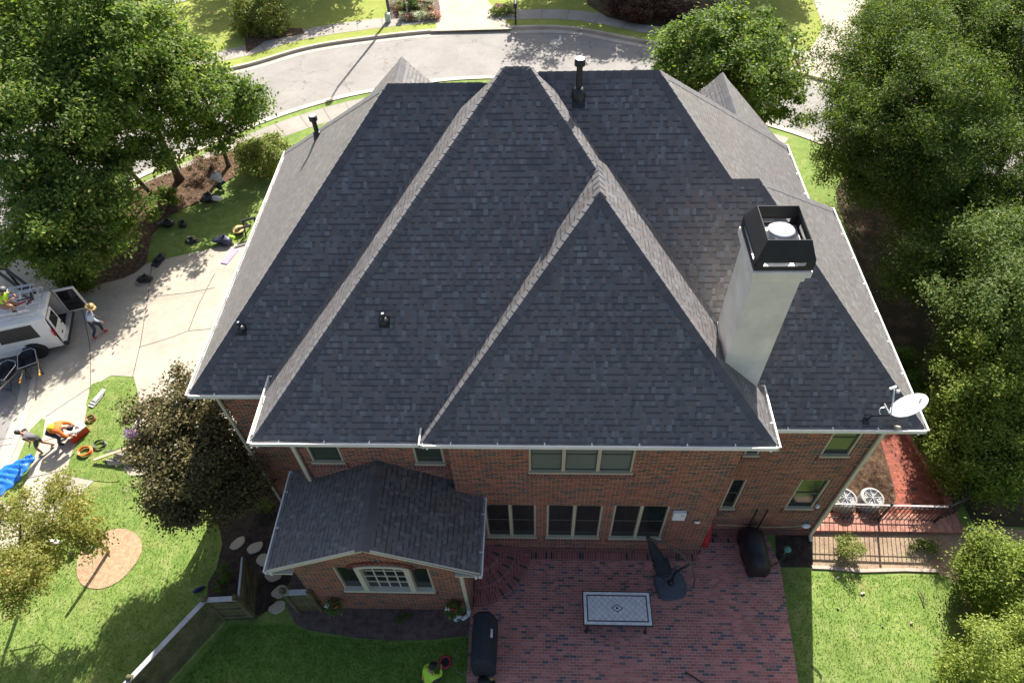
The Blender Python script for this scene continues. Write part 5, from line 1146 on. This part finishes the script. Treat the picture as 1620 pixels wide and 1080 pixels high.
for a,b in zip(ar[:-1],ar[1:]): m.face([a,b,vp_(.88,-.042,.33)])
m.build('wheel_arch',m_rubber,van)
# rack
rk=MB()
for w in (.16,VW-.16): rk.tube([vp_(.06,w,1.84),vp_(4.2,w,1.84)],.02,8)
for w in (.28,VW-.28): rk.tube([vp_(.06,w,1.84),vp_(4.2,w,1.84)],.014,6)
for s in (.06,.8,1.6,2.4,3.2): rk.tube([vp_(s,.16,1.84),vp_(s,VW-.16,1.84)],.018,8)
for s in (.3,1.5,2.7):
    for w in (.16,VW-.16): rk.tube([vp_(s,w,1.84),vp_(s,w+(.04 if w<1 else -.04),1.62)],.016,6)
rk.build('roof_rack',m_galv,van)
def ladder(s0,s1,w,z,wd,lab,tilt=0):
    t=thing('ladder',lab,'ladder',tuple(vp_(s0,w,z)),'ladders on the van roof')
    m=MB(); m.bar(vp_(s0,w,z),vp_(s1,w+tilt,z),.03,.08); m.bar(vp_(s0,w+wd,z),vp_(s1,w+wd+tilt,z),.03,.08); m.build('rail',m_alu,t)
    m=MB(); k=int((s1-s0)/.28)
    for i in range(k+1): s=s0+(s1-s0)*(i+.4)/(k+.8); u_=(s-s0)/(s1-s0)*tilt; m.tube([vp_(s,w+u_,z),vp_(s,w+wd+u_,z)],.016,6)
    m.build('rungs',m_alu,t)
ladder(.05,4.0,.90,1.93,.36,'aluminium ladder lying lowest on the far side of the van rack')
ladder(.25,4.2,1.00,2.05,.36,'aluminium ladder stacked on another on the far side of the van rack',.05)
ladder(.3,3.6,.24,1.93,.34,'narrow aluminium ladder on the near side of the van rack',.05)
m=MB()
for k in range(18): 
    a=random.uniform(0,3); q=vp_(.75+random.uniform(-.55,.5),.66+random.uniform(-.2,.2),1.97+random.uniform(0,.12)); m.bar(q-V(math.cos(a),math.sin(a),.2)*.18,q+V(math.cos(a),math.sin(a),.1)*.18,.05,.03,mi=k%3)
tag(m.build('roof_jacks',[m_red,m_alu,m_black]),'tangled red and silver roof brackets piled on the van rack','brackets')
m=MB(); 
for k in range(7): 
    q=vp_(.25+random.uniform(-.1,.6),.35+k*.12,.62+random.uniform(0,.25)); m.box((-.10,-.08,-.12),(.12,.08,.16),Matrix.Translation(q)@Matrix.Rotation(random.uniform(0,3),4,'Z'),mi=k%4)
tag(m.build('tool_load',[m_black,m_red,m_blue,m_galv]),'jumble of dark, red and blue tool cases in the open rear of the van','tools')
# black trailer frame beyond the van
m=MB(); a,b=G(8,425,1.2),G(48,455,.9); m.bar(a,b,.09,.12); m.bar(a+V(-.35,-.05,0),b+V(-.35,-.05,0),.09,.12); m.bar(a+V(-.35,0,0),a,.07); m.bar(b+V(-.35,0,0),b,.07); m.bar(b,V(b.x,b.y,0),.06); m.bar(a,V(a.x,a.y,0),.06); tag(m.build('black_trailer_frame',m_black),'black metal frame beyond the van at the left edge','trailer frame')
# ================================================================ WHEELBARROWS
def barrow(px,py,rot,lab):
    p=G(px,py,.0); M_=rotz((p.x,p.y,SZ*.0),rot); t=thing('wheelbarrow',lab,'wheelbarrow',(p.x,p.y,0),'black wheelbarrows behind the van')
    m=MB(); top=[(-.30,-.37),(.30,-.37),(.27,.26),(.14,.40),(-.14,.40),(-.27,.26)]; bot=[(x*.62,y*.6+.03) for x,y in top]; n=6
    o_=[tuple(M_@V(x,y,.58)) for x,y in top]; i_=[tuple(M_@V(x,y,.34)) for x,y in bot]; o3=[tuple(M_@V(x*.95,y*.95,.575)) for x,y in top]; i3=[tuple(M_@V(x*.95,y*.95,.36)) for x,y in bot]
    for k in range(n): j=(k+1)%n; m.face([i_[k],i_[j],o_[j],o_[k]]); m.face([o3[k],o3[j],i3[j],i3[k]]); m.face([o_[k],o_[j],o3[j],o3[k]])
    m.face(i_[::-1]); m.face(i3); m.build('tray',m_bag,t)
    m=MB(); m.tube([M_@V(x,y,.59) for x,y in top],.014,6,closed=True); m.build('tray_rim',m_galv,t)
    for sx in (-1,1):
        m=MB(); m.tube([M_@V(sx*.10,.55,.22),M_@V(sx*.2,0,.32),M_@V(sx*.29,-.78,.50)],.018,7); m.tube([M_@V(sx*.29,-.74,.495),M_@V(sx*.30,-.98,.54)],.024,8,mi=1); m.build('handle',[m_wood,simple('grip_orange',(.75,.30,.02),.5,.1,5) if 'grip_orange' not in bpy.data.materials else bpy.data.materials['grip_orange']],t)
        m=MB(); m.tube([M_@V(sx*.2,-.15,.33),M_@V(sx*.2,-.40,.0),M_@V(sx*.2,-.5,.3)],.014,6); m.build('leg',m_black,t)
    c=M_@V(0,.56,.19); Mx=Matrix.Rotation(rot,4,'Z')@Matrix.Rotation(R(90),4,'Y'); m=MB(); m.lathe([(.10,-.04),(.17,-.045),(.19,0),(.17,.045),(.10,.04)],c,20,M=Mx); m.build('wheel',m_rubber,t)
barrow(58,583,R(30),'black wheelbarrow with orange grips nearest the van wheel')
barrow(22,602,R(-10),'black wheelbarrow at the left edge, left of the other one')
# ================================================================ CREW THINGS ON THE GROUND
m=MB(); a,b=G(54,722,.0),G(-30,788,0); N1_,N2_=40,14; d=(b-a); L=d.length; d.normalize(); n_=V(-d.y,d.x,0); rs=random.Random(3)
for i in range(N1_+1):
    f_=i/N1_; w_=.10+.34*min(1,f_*2.2)+.03*math.sin(i*.9)
    for j in range(N2_+1):
        g_=j/N2_*2-1; q=a+d*L*f_+n_*w_*g_; z=.04+.13*(1-g_*g_)*(.5+.5*math.sin(j*1.7+i*.35)**2)+.04*math.sin(i*1.3+j*.9)*(1-abs(g_)); m.v.append((q.x,q.y,max(.02,z)))
for i in range(N1_):
    for j in range(N2_): k=i*(N2_+1)+j; m.f.append((k,k+1,k+N2_+2,k+N2_+1)); m.mi.append(0)
tag(m.build('blue_tarp',m_blue,smooth=True),'bunched bright blue tarp trailing off the left edge by the street','tarp')
def bag(px,py,r,seed,lab,mat=None,grp='black rubbish bags on the lawn and driveway',extra=None):
    p=G(px,py); t=thing('rubbish_bag',lab,'rubbish bag',(p.x,p.y,0),grp)
    m=MB(); m.blob((p.x,p.y,r*.55),(r,r*.85,r*.62),seed,.30,18,12); m.build('sack',mat or m_bag,t,smooth=True)
    m=MB(); m.tube([(p.x,p.y,r*1.05),(p.x+.03,p.y+.02,r*1.3),(p.x+.08,p.y+.06,r*1.34)],[.035,.02,.06],8); m.build('knot',mat or m_bag,t,smooth=True)
bag(231,444,.23,1,'full black rubbish bag alone on the bright driveway'); bag(255,411,.20,2,'black rubbish bag at the corner where lawn meets driveway'); 
bag(266,357,.26,4,'larger of the two black bags together on the shaded lawn'); bag(290,357,.18,5,'smaller of the two black bags together on the shaded lawn')
bag(331,317,.30,6,'black rubbish bag beside the white cloth near the mulch bed')
m_navyb=simple('plastic_bag_navy',(.035,.04,.075),.4,.3,9,bump=.7); bag(356,385,.30,7,'dark navy rubbish bag at the lawn edge by the purple mat',m_navyb)
m=MB()
for k in range(9): q=G(247+random.uniform(-7,6),418+random.uniform(-3,3),.04); m.blob(q,(.08,.06,.05),k,.3,8,6)
tag(m.build('shingle_scraps',m_bag),'scatter of dark scraps beside the bag at the lawn corner','scraps')
m=MB()
for k in range(14): q=G(303+random.uniform(-8,8),380+random.uniform(-5,5)-0,.05); m.blob(q,(.09,.06,.06),k,.35,8,6,mi=(0 if k%4 else 1))
tag(m.build('debris_pile',[m_bag,m_wood]),'small dark debris pile on the lawn right of the two bags','debris')
p=G(343,314,.15); m=MB(); m.blob(p,(.20,.13,.12),3,.3,14,9); tag(m.build('white_cloth',m_white,smooth=True),'crumpled white cloth beside a black bag in the tree shade','cloth')
p=G(366,376,.2); m=MB(); m.blob(p,(.13,.11,.10),8,.2,12,8); tag(m.build('lime_bag',simple('lime_plastic',(.42,.85,.03),.5,.1,6),smooth=True),'lime green bundle on top of the navy bag','bundle')
m_purple=simple('purple_mat',(.42,.30,.60),.7,.08,4)
a,b=G(354,417,.03),G(373,394,.03); m=MB(); m.bar(a,b,.27,.03); tag(m.build('purple_mat',m_purple,bevel=.01),'pale purple foam mat on the driveway by the house','mat')
p=G(186,392,.0); t=thing('bucket_with_hat','black tub with a straw hat lying on it in the left mulch bed','tub',(p.x,p.y,0))
m=MB(); m.lathe([(.22,0),(.30,.12),(.31,.2),(.28,.2),(.2,.05)],(p.x,p.y,.02),18); m.build('tub',m_rubber,t,smooth=False); m=MB(); m.lathe([(.25,.2),(.25,.215),(.12,.23),(.11,.33),(.03,.35)],(p.x,p.y+.03,.02),20); m.build('straw_hat',m_straw,t)
p=G(160,388,0); t=thing('blue_tub','dark blue oval tub left of the straw hat in the mulch bed','tub',(p.x,p.y,0)); m=MB(); m.lathe([(.20,0),(.27,.16),(.25,.17),(.18,.06)],(p.x,p.y,.02),18,sx=1.1,sy=.8); m.build('tub',simple('tub_blue',(.02,.03,.09),.4,.2,7),t)
p=G(380,368,0); t=thing('straw_hat_basket','straw hat resting on a low crate near the house wall','hat',(p.x,p.y,0)); m=MB(); m.box((p.x-.15,p.y-.15,0),(p.x+.15,p.y+.15,.18)); m.build('crate',m_bark,t); m=MB(); m.lathe([(.24,.18),(.24,.195),(.12,.21),(.11,.30),(.03,.32)],(p.x,p.y,0),20); m.build('straw_hat',m_straw,t)
p=G(141,433,.0); m=MB(); m.lathe([(.16,.25),(.17,.29),(.10,.32),(.02,.325)],(p.x,p.y,0),16); m.tube([(p.x,p.y,0),(p.x,p.y,.27)],.012,6); tag(m.build('green_garden_disc',simple('verdigris_pale',(.10,.38,.28),.6,.2,9)),'round green garden ornament on a thin stem in the mulch bed','ornament')
# saw horse by the wall
t=thing('sawhorse','dark wooden sawhorse on the lawn beside the left gutter','sawhorse',tuple(G(392,360))); q0,q1=G(382,350,.6),G(404,344,.6)
m=MB(); m.bar(q0,q1,.07,.09); m.build('beam',m_black,t); m=MB(); m.bar(q0+V(-.1,-.35,-.1),q1+V(-.1,-.35,-.1),.06,.08); m.build('beam',m_black,t)
for q in (q0+(q1-q0)*.1,q0+(q1-q0)*.9):
    for s_ in (-1,1):
        m=MB(); m.bar(q,V(q.x+.02,q.y+s_*.30,0),.05,.06); m.build('leg',m_black,t)
# left front walk things
p=G(155,630,.05); d=(G(163,621,.05)-G(146,640,.05)).normalized(); m=MB(); 
for k in range(5): q=p+d*(k-2)*.05; m.bar(q-d*.24+V(0,0,k*.015),q+d*.24+V(0,0,k*.015),.20-.02*k,.02,mi=k%2)
tag(m.build('shingle_bundle',[m_white,m_cap]),'opened shingle bundle with a white wrapper on the grass island','shingles')
def coil(px,py,r,mat,lab,name,seed,turns=5,th=.014):
    p=G(px,py); rs=random.Random(seed); m=MB(); pts=[]
    for k in range(turns*16): a=k*2*math.pi/16; rr=r*(1+.12*math.sin(k*.37)+rs.uniform(-.02,.02)); pts.append((p.x+rr*math.cos(a),p.y+rr*math.sin(a)*.85,.02+.018*(k/16)%.09+.03*abs(math.sin(k*.21))))
    m.tube(pts,th,6); return tag(m.build(name,mat),lab,'hose')
coil(137,716,.19,m_orange,'coiled orange air hose on the lawn beside the front walk','hose_coil',1); coil(160,705,.17,m_black,'coiled dark hose between the orange hose and the planks','hose_coil',2,4,.011); coil(146,664,.13,simple('brown_cord',(.25,.09,.05),.5,.2,8),'small brown coiled cord at the edge of the grass island','cord_coil',3,4)
a,b=G(149,727,.12),G(215,704,.5); m=MB(); m.bar(a,b,.09,.04); tag(m.build('timber_plank',m_wood),'long pale timber plank sloping into the bronze tree','plank')
a,b=G(165,715,.2),G(214,706,.45); m=MB(); m.tube([a,b],.022,8); tag(m.build('grey_pole',simple('pole_grey',(.14,.15,.18),.4,.1,5)),'thin grey pole just above the timber plank','pole')
m=MB(); m.box((-13.05,10.02,0),(-11.9,10.2,.35),None); 
st2=thing('front_step','pale concrete front step at the end of the walk under the bronze tree','step',(-12.5,10.3,0)); m=MB(); m.prism([G(169,728).xy,G(218,722).xy,G(214,736).xy,G(173,737).xy],0,.10); m.build('lower_tread',m_conc,st2); m=MB(); m.prism([G(185,722).xy,G(225,716).xy,G(220,726).xy,G(184,730).xy],.10,.2); m.build('upper_tread',m_side,st2)
p=G(213,688,.2); t=thing('flower_pot_group','purple and pink flowers in a pot half under the bronze tree','flowers',(p.x,p.y,0)); m=MB(); m.lathe([(.12,0),(.18,.25),(.16,.26)],(p.x,p.y,0),14); m.build('pot',m_bark,t); foliage('blooms',leafmat('petal_purple',(.15,.08,.3),(.35,.2,.5),(.8,.45,.5),.2),t,[(p.x,p.y,.38,.26,.2,.16)],500,.06,5,.1,per=20)
p=G(82,858,.3); m=MB(); m.blob(p,(.22,.12,.1),4,.3,14,9); tag(m.build('white_bag',m_white,smooth=True),'crumpled white bag behind the thin young tree','bag')
p=G(113,876,.1); m=MB(); m.blob(p,(.09,.09,.07),5,.2,10,8); tag(m.build('dark_ball',m_bag,smooth=True),'dark round object under the thin young tree','ball')
p=G(145,862,.05); coil(146,862,.17,simple('teal_hose',(.03,.33,.28),.5,.15,8),'coiled teal hose at the edge of the pine straw ring','hose_coil',6,5,.014)
p=G(315,932,.04); d=V(.5,.35,0).normalized(); m=MB(); m.tube([p-d*.14,p-d*.05+V(0,0,.03),p+d*.06+V(0,0,.02),p+d*.16],[.03,.06,.05,.02],8); tag(m.build('blue_cloth',simple('cloth_navy',(.02,.02,.13),.8,.2,7),smooth=True),'small dark blue cloth on the shaded lawn left of the gate','cloth')
# small litter on the right lawn
for i,(px,py,sc_,lab) in enumerate(((1326,913,.035,'pale stone at the top left of the sunny right lawn'),(1365,938,.055,'grey flat stone in the upper middle of the right lawn'),(1442,985,.04,'pinkish crumb right of centre on the right lawn'),(1326,962,.028,'small tan chip at the left of the right lawn'),(1397,990,.025,'tiny beige chip near the middle of the right lawn'))):
    p=G(px,py,.03); m=MB(); m.blob(p,(sc_,sc_*.7,.03),i,.3,9,6); tag(m.build('stone',m_stone if i!=2 else simple('pink_stone',(.55,.36,.30),.8,.2,9)),lab,'stone')
# hose and cable near the bottom
t=thing('cable_reel','round red cable reel on the shaded grass beside the kneeling worker','cable reel',tuple(G(705,1048))); p=G(705,1048)
m=MB(); m.tube([(p.x+.13*math.cos(a),p.y+.13*math.sin(a),.09) for a in [k*math.pi/12 for k in range(24)]],.035,8,closed=True); m.build('rim',simple('reel_red',(.33,.02,.03),.5,.15,8),t,smooth=True)
m=MB(); 
for k in range(4): m.tube([(p.x+(.03+.022*k)*math.cos(a),p.y+(.03+.022*k)*math.sin(a),.08+.01*(k%2)) for a in [j*math.pi/8 for j in range(16)]],.012,5,closed=True)
m.build('cable',m_rubber,t)
m=MB(); c0=[G(742,1000,.02),G(733,1015,.02),G(722,1030,.02),G(718,1050,.02),G(724,1063,.02),G(733,1067,.02),G(742,1058,.02),G(744,1045,.02)]; m.tube(c0,.008,5); tag(m.build('thin_hose',simple('hose_grey',(.3,.3,.28),.5,.1,8)),'thin grey hose looping on the grass left of the covered grill','hose')
m=MB(); m.tube([G(1084,1062,.06),G(1100,1072,.06),G(1125,1088,.06)],.02,6); tag(m.build('black_pole',m_black),'thin black pole lying on the patio at the bottom edge','pole')
m=MB(); m.tube([G(1284,1052,.03),G(1294,1060,.03),G(1300,1070,.03),G(1296,1090,.03)],.012,6); tag(m.build('black_cable',m_black),'black cable curling on the sunny grass at the bottom edge','cable')
p=G(773,1077,.1); m=MB(); m.blob(p,(.10,.08,.07),3,.3,12,8); tag(m.build('neon_vest',m_lime,smooth=True),'crumpled neon yellow vest on the patio at the bottom edge','vest')
# ================================================================ PEOPLE
def skin_mesh(name,verts,edges,mat,parent,roots=(0,),sub=1):
    me=bpy.data.meshes.new(name); o0=world_loc(parent)
    me.from_pydata([tuple(V(*v[0])-o0) for v in verts],edges,[]); me.materials.append(mat)
    o=bpy.data.objects.new(name,me); COL.objects.link(o); o.parent=parent
    sk_=o.modifiers.new('skin','SKIN'); sk_.use_smooth_shade=True; sv=me.skin_vertices[0].data
    for i,v in enumerate(verts):
        r_=v[1]; sv[i].radius=(r_,r_) if not isinstance(r_,tuple) else r_; sv[i].use_root=(i in roots)
    s=o.modifiers.new('sub','SUBSURF'); s.levels=s.render_levels=sub; return o
def person(label,loc,rot,J,shirt,trousers,shoes,hair,hat=None,sc=1.0,sleeves=1,shorts=False,group=None):
    M_=rotz(loc,rot)@Matrix.Scale(sc,4); t=thing('person',label,'person',tuple(loc),group)
    p={k:M_@V(*v) for k,v in J.items()}
    # one continuous body
    vs=[];es=[];ix={}
    def a(k,pt,r,to=None):
        ix[k]=len(vs); vs.append((tuple(pt),r*sc)); 
        if to is not None: es.append((ix[to],ix[k]))
    a('pel',p['pel'],.11); mid=(p['pel']+p['che'])/2; a('wai',mid,.105,'pel'); a('che',p['che'],.13,'wai'); a('nek',p['nek'],.05,'che')
    hd=p['hed']; up=(hd-p['nek']).normalized(); a('h0',hd-up*.02*sc,.075,'nek'); a('h1',hd+up*.09*sc,.072,'h0')
    fwd=M_.to_3x3()@V(0,1,0); fwd=(fwd-up*fwd.dot(up)).normalized()
    roots=[0]
    for s_ in 'LR':
        a('sh'+s_,p['sh'+s_],.055,'che'); a('el'+s_,p['el'+s_],.038,'sh'+s_); a('wr'+s_,p['ha'+s_]-(p['ha'+s_]-p['el'+s_]).normalized()*.05*sc,.027,'el'+s_); a('ha'+s_,p['ha'+s_]+(p['ha'+s_]-p['el'+s_]).normalized()*.02*sc,.034,'wr'+s_)
        a('hi'+s_,p['hi'+s_],.08,'pel'); a('kn'+s_,p['kn'+s_],.055,'hi'+s_); a('an'+s_,p['an'+s_],.036,'kn'+s_); a('to'+s_,p['to'+s_],.034,'an'+s_)
    # nose, ears and fingers as short chains rooted inside
    def chain(pts,rs_):
        b=len(vs); roots.append(b)
        for q,r_ in zip(pts,rs_): vs.append((tuple(q),r_*sc))
        for i in range(len(pts)-1): es.append((b+i,b+i+1))
    rt=fwd.cross(up); chain([hd+fwd*.05*sc,hd+fwd*.088*sc],[.016,.012])
    for s_ in (-1,1): chain([hd+rt*s_*.05*sc+up*.02*sc,hd+rt*s_*.078*sc+up*.02*sc],[.02,.014])
    for s_ in 'LR':
        d=(p['ha'+s_]-p['el'+s_]).normalized(); sd=d.cross(V(0,0,1)); sd=sd.normalized() if sd.length>.1 else V(1,0,0); dn=d.cross(sd).normalized()
        if dn.z>0: dn=-dn
        h=p['ha'+s_]
        for k,(o_,L_) in enumerate(((-.026,.065),(-.009,.078),(.009,.072),(.026,.055))):
            b=h+sd*o_*sc+d*.02*sc; chain([b,b+(d*.6+dn*.3)*L_*sc,b+(d*.8+dn*.75)*L_*sc],[.009,.0085,.007])
        b=h-d*.005*sc; chain([b,b+(sd*.7+d*.5)*.045*sc,b+(sd*.7+d*1.1)*.06*sc],[.011,.009,.008])
    skin_mesh('body',vs,es,m_skin,t,roots)
    def lerp(A,B,f): return A+(B-A)*f
    # shirt
    v=[(tuple(p['pel']+(p['che']-p['pel'])*.02),.15*sc),(tuple(mid),.15*sc),(tuple(p['che']),.175*sc),(tuple(lerp(p['che'],p['nek'],.62)),.075*sc)]; e=[(0,1),(1,2),(2,3)]
    for s_ in 'LR':
        b=len(v); v+= [(tuple(p['sh'+s_]),.09*sc)]; e.append((2,b))
        if sleeves: v+=[(tuple(p['el'+s_]),.055*sc),(tuple(lerp(p['el'+s_],p['ha'+s_],.75)),.042*sc)]; e+=[(b,b+1),(b+1,b+2)]
        else: v+=[(tuple(lerp(p['sh'+s_],p['el'+s_],.6)),.062*sc)]; e.append((b,b+1))
    skin_mesh('shirt',v,e,shirt,t)
    v=[(tuple(p['pel']+(p['che']-p['pel'])*.30),.128*sc),(tuple(p['pel']),.14*sc)]; e=[(0,1)]
    for s_ in 'LR':
        b=len(v); v+=[(tuple(p['hi'+s_]),.105*sc)]; e.append((1,b)); k=p['kn'+s_]; an=p['an'+s_]
        if shorts: v+=[(tuple(lerp(p['hi'+s_],k,.85)),.078*sc)]; e.append((b,b+1))
        else: v+=[(tuple(k),.07*sc),(tuple(lerp(k,an,.9)),.052*sc)]; e+=[(b,b+1),(b+1,b+2)]
    skin_mesh('trousers',v,e,trousers,t)
    for s_ in 'LR':
        an=p['an'+s_]; to=p['to'+s_]; skin_mesh('shoe',[(tuple(an+(an-to)*.25-V(0,0,.02*sc)),.042*sc),(tuple(lerp(an,to,.5)),.046*sc),(tuple(to+(to-an)*.15),.04*sc)],[(0,1),(1,2)],shoes,t)
    MH=Matrix.Translation(hd+up*.03*sc)@up.to_track_quat('Z','Y').to_matrix().to_4x4()
    hm=MB(); bk=MH.inverted()@(hd+up*.03*sc-fwd*.02*sc)
    hm.blob((0,0,0),(.092*sc,.092*sc,.105*sc),3,.05,16,10); 
    hm.v=[tuple(MH@(V(*q)+bk+V(0,0,.022*sc))) for q in hm.v]; ob=hm.build('hair',hair,t,smooth=True)
    if hat=='straw':
        m=MB(); m.lathe([(.195*sc,.055*sc),(.20*sc,.065*sc),(.115*sc,.085*sc),(.105*sc,.19*sc),(.07*sc,.21*sc),(.01*sc,.212*sc)],(0,0,0),26); m.v=[tuple(MH@V(*q)) for q in m.v]; m.build('straw_hat',m_straw,t,smooth=False)
    elif hat:
        m=MB(); m.lathe([(.108*sc,.04*sc),(.106*sc,.08*sc),(.08*sc,.125*sc),(.01*sc,.14*sc)],(0,0,0),20); m.v=[tuple(MH@V(*q)) for q in m.v]
        f0=hd+up*.08*sc; m.face([f0+fwd*.09*sc-rt*.08*sc,f0+fwd*.09*sc+rt*.08*sc,f0+fwd*.19*sc+rt*.06*sc,f0+fwd*.19*sc-rt*.06*sc]); m.build('cap',hat,t)
    return t
m_ltblue=simple('shirt_pale_blue',(.52,.60,.72),.85,.1,7,bump=.4); m_jean=simple('jeans_navy',(.03,.04,.075),.85,.25,8,bump=.3); m_redshoe=simple('red_shoes',(.55,.04,.03),.5,.1,6)
m_hivis=simple('hi_vis_orange_shirt',(.80,.16,.02),.7,.12,6); m_yel=simple('hi_vis_yellow',(.85,.62,.02),.7,.08,6); m_hair=simple('hair_black',(.012,.01,.009),.6,.2,20); m_grey=simple('shirt_grey',(.16,.15,.17),.85,.15,7); m_dkt=simple('shorts_dark',(.06,.05,.055),.85,.15,7); m_whs=simple('shirt_white_grey',(.50,.54,.60),.85,.1,7)
walkJ=dict(pel=(0,0,.86),che=(0,.14,1.18),nek=(0,.22,1.36),hed=(0,.28,1.45),shL=(-.17,.17,1.26),shR=(.17,.17,1.26),elL=(-.24,.10,1.02),elR=(.26,.24,1.03),haL=(-.22,.26,.82),haR=(.30,.42,.88),hiL=(-.09,0,.82),hiR=(.09,0,.82),knL=(-.10,.20,.46),knR=(.10,-.02,.45),anL=(-.10,.16,.09),anR=(.10,-.26,.10),toL=(-.10,.30,.04),toR=(.10,-.14,.04))
def at(px,py,z=0): q=G(px,py,z); return (q.x,q.y,z)
person('person in straw hat, pale blue shirt and navy trousers walking behind the van',at(159,530,.01),R(-60),walkJ,m_ltblue,m_jean,m_redshoe,m_hair,'straw',.86)
stoopJ=dict(pel=(0,-.10,.80),che=(0,.22,1.02),nek=(0,.38,1.04),hed=(0,.47,1.02),shL=(-.17,.26,1.02),shR=(.17,.26,1.02),elL=(-.25,.20,.78),elR=(.24,.22,.78),haL=(-.20,.40,.62),haR=(.18,.42,.62),hiL=(-.09,-.08,.78),hiR=(.09,-.08,.78),knL=(-.11,.12,.43),knR=(.11,-.02,.43),anL=(-.11,.02,.09),anR=(.11,-.30,.09),toL=(-.11,.16,.04),toR=(.11,-.18,.04))
person('barelegged person in dark grey clothes stooping beside the street near the blue tarp',at(76,712,.016),R(118),walkJ,m_grey,m_dkt,m_skin,m_hair,None,.80,sleeves=0,shorts=True)
bendJ=dict(pel=(0,-.28,.72),che=(0,.08,.80),nek=(0,.24,.76),hed=(0,.33,.70),shL=(-.17,.12,.80),shR=(.17,.12,.80),elL=(-.26,.26,.60),elR=(.26,.26,.60),haL=(-.15,.46,.46),haR=(.17,.46,.46),hiL=(-.09,-.26,.70),hiR=(.09,-.26,.70),knL=(-.14,-.02,.42),knR=(.14,-.04,.42),anL=(-.14,-.20,.09),anR=(.14,-.22,.09),toL=(-.14,-.06,.04),toR=(.14,-.08,.04))
bp=at(108,697,.01); w_=person('worker in a yellow and orange high visibility shirt bending over a red and white cooler',bp,R(-78),bendJ,m_hivis,m_jean,m_black,m_hair,m_black,.95)
MV=rotz(bp,R(-78))@Matrix.Scale(.95,4); skin_mesh('vest',[(tuple(MV@V(0,-.25,.75)),.135),(tuple(MV@V(0,-.10,.80)),.14),(tuple(MV@V(0,.05,.83)),.15)],[(0,1),(1,2)],m_yel,w_)
kneelJ=dict(pel=(0,-.12,.34),che=(0,.06,.66),nek=(0,.14,.84),hed=(0,.20,.92),shL=(-.18,.08,.74),shR=(.18,.08,.74),elL=(-.28,.18,.54),elR=(.26,.24,.58),haL=(-.12,.36,.52),haR=(.14,.40,.66),hiL=(-.10,-.10,.32),hiR=(.10,-.10,.32),knL=(-.14,.22,.10),knR=(.16,.24,.36),anL=(-.13,-.20,.08),anR=(.16,.12,.09),toL=(-.13,-.32,.05),toR=(.16,.26,.04))
person('worker in a neon yellow shirt kneeling on the shaded grass by the red cable reel',at(682,1078,.01),R(-35),kneelJ,m_lime,m_jean,m_black,m_hair,m_hair,.82)
p=G(678,1068,.5); m=MB(); m.tube([G(672,1060,.62),G(668,1072,.5),G(680,1085,.35)],.02,6); tag(m.build('yellow_air_hose',simple('hose_amber',(.6,.33,.04),.5,.1,6)),'amber air hose looped over the kneeling worker','hose')
person('person in a pale grey shirt crouching at the mulch bed by the slim maple',at(352,298,.03),R(60),kneelJ,m_whs,m_jean,m_black,m_hair,None,.95)
J2=dict(stoopJ); vq_=G(20,490,1.9); person('worker in a neon shirt bending over the ladders on the van roof',(vq_.x,vq_.y,vq_.z),R(-85),kneelJ,m_lime,m_skin,m_black,m_hair,m_black,.95,sleeves=0)
# cooler
p=G(126,688,.0); d=(G(137,680)-G(115,697)).normalized(); ang=math.atan2(d.y,d.x); t=thing('cooler_box','red and white cooler box with its pale lid beside the bending worker','cooler',(p.x,p.y,0)); M_=rotz((p.x,p.y,.01),ang)
m=MB(); m.box((-.29,-.17,0),(.29,.17,.26),M_); m.build('box',m_red,t,bevel=.02); m=MB(); m.box((-.30,-.18,.262),(.30,.18,.32),M_); m.build('lid',m_white,t,bevel=.02); m=MB(); m.box((.02,-.03,.321),(.14,.02,.335),M_); m.build('handle',m_black,t)
#END
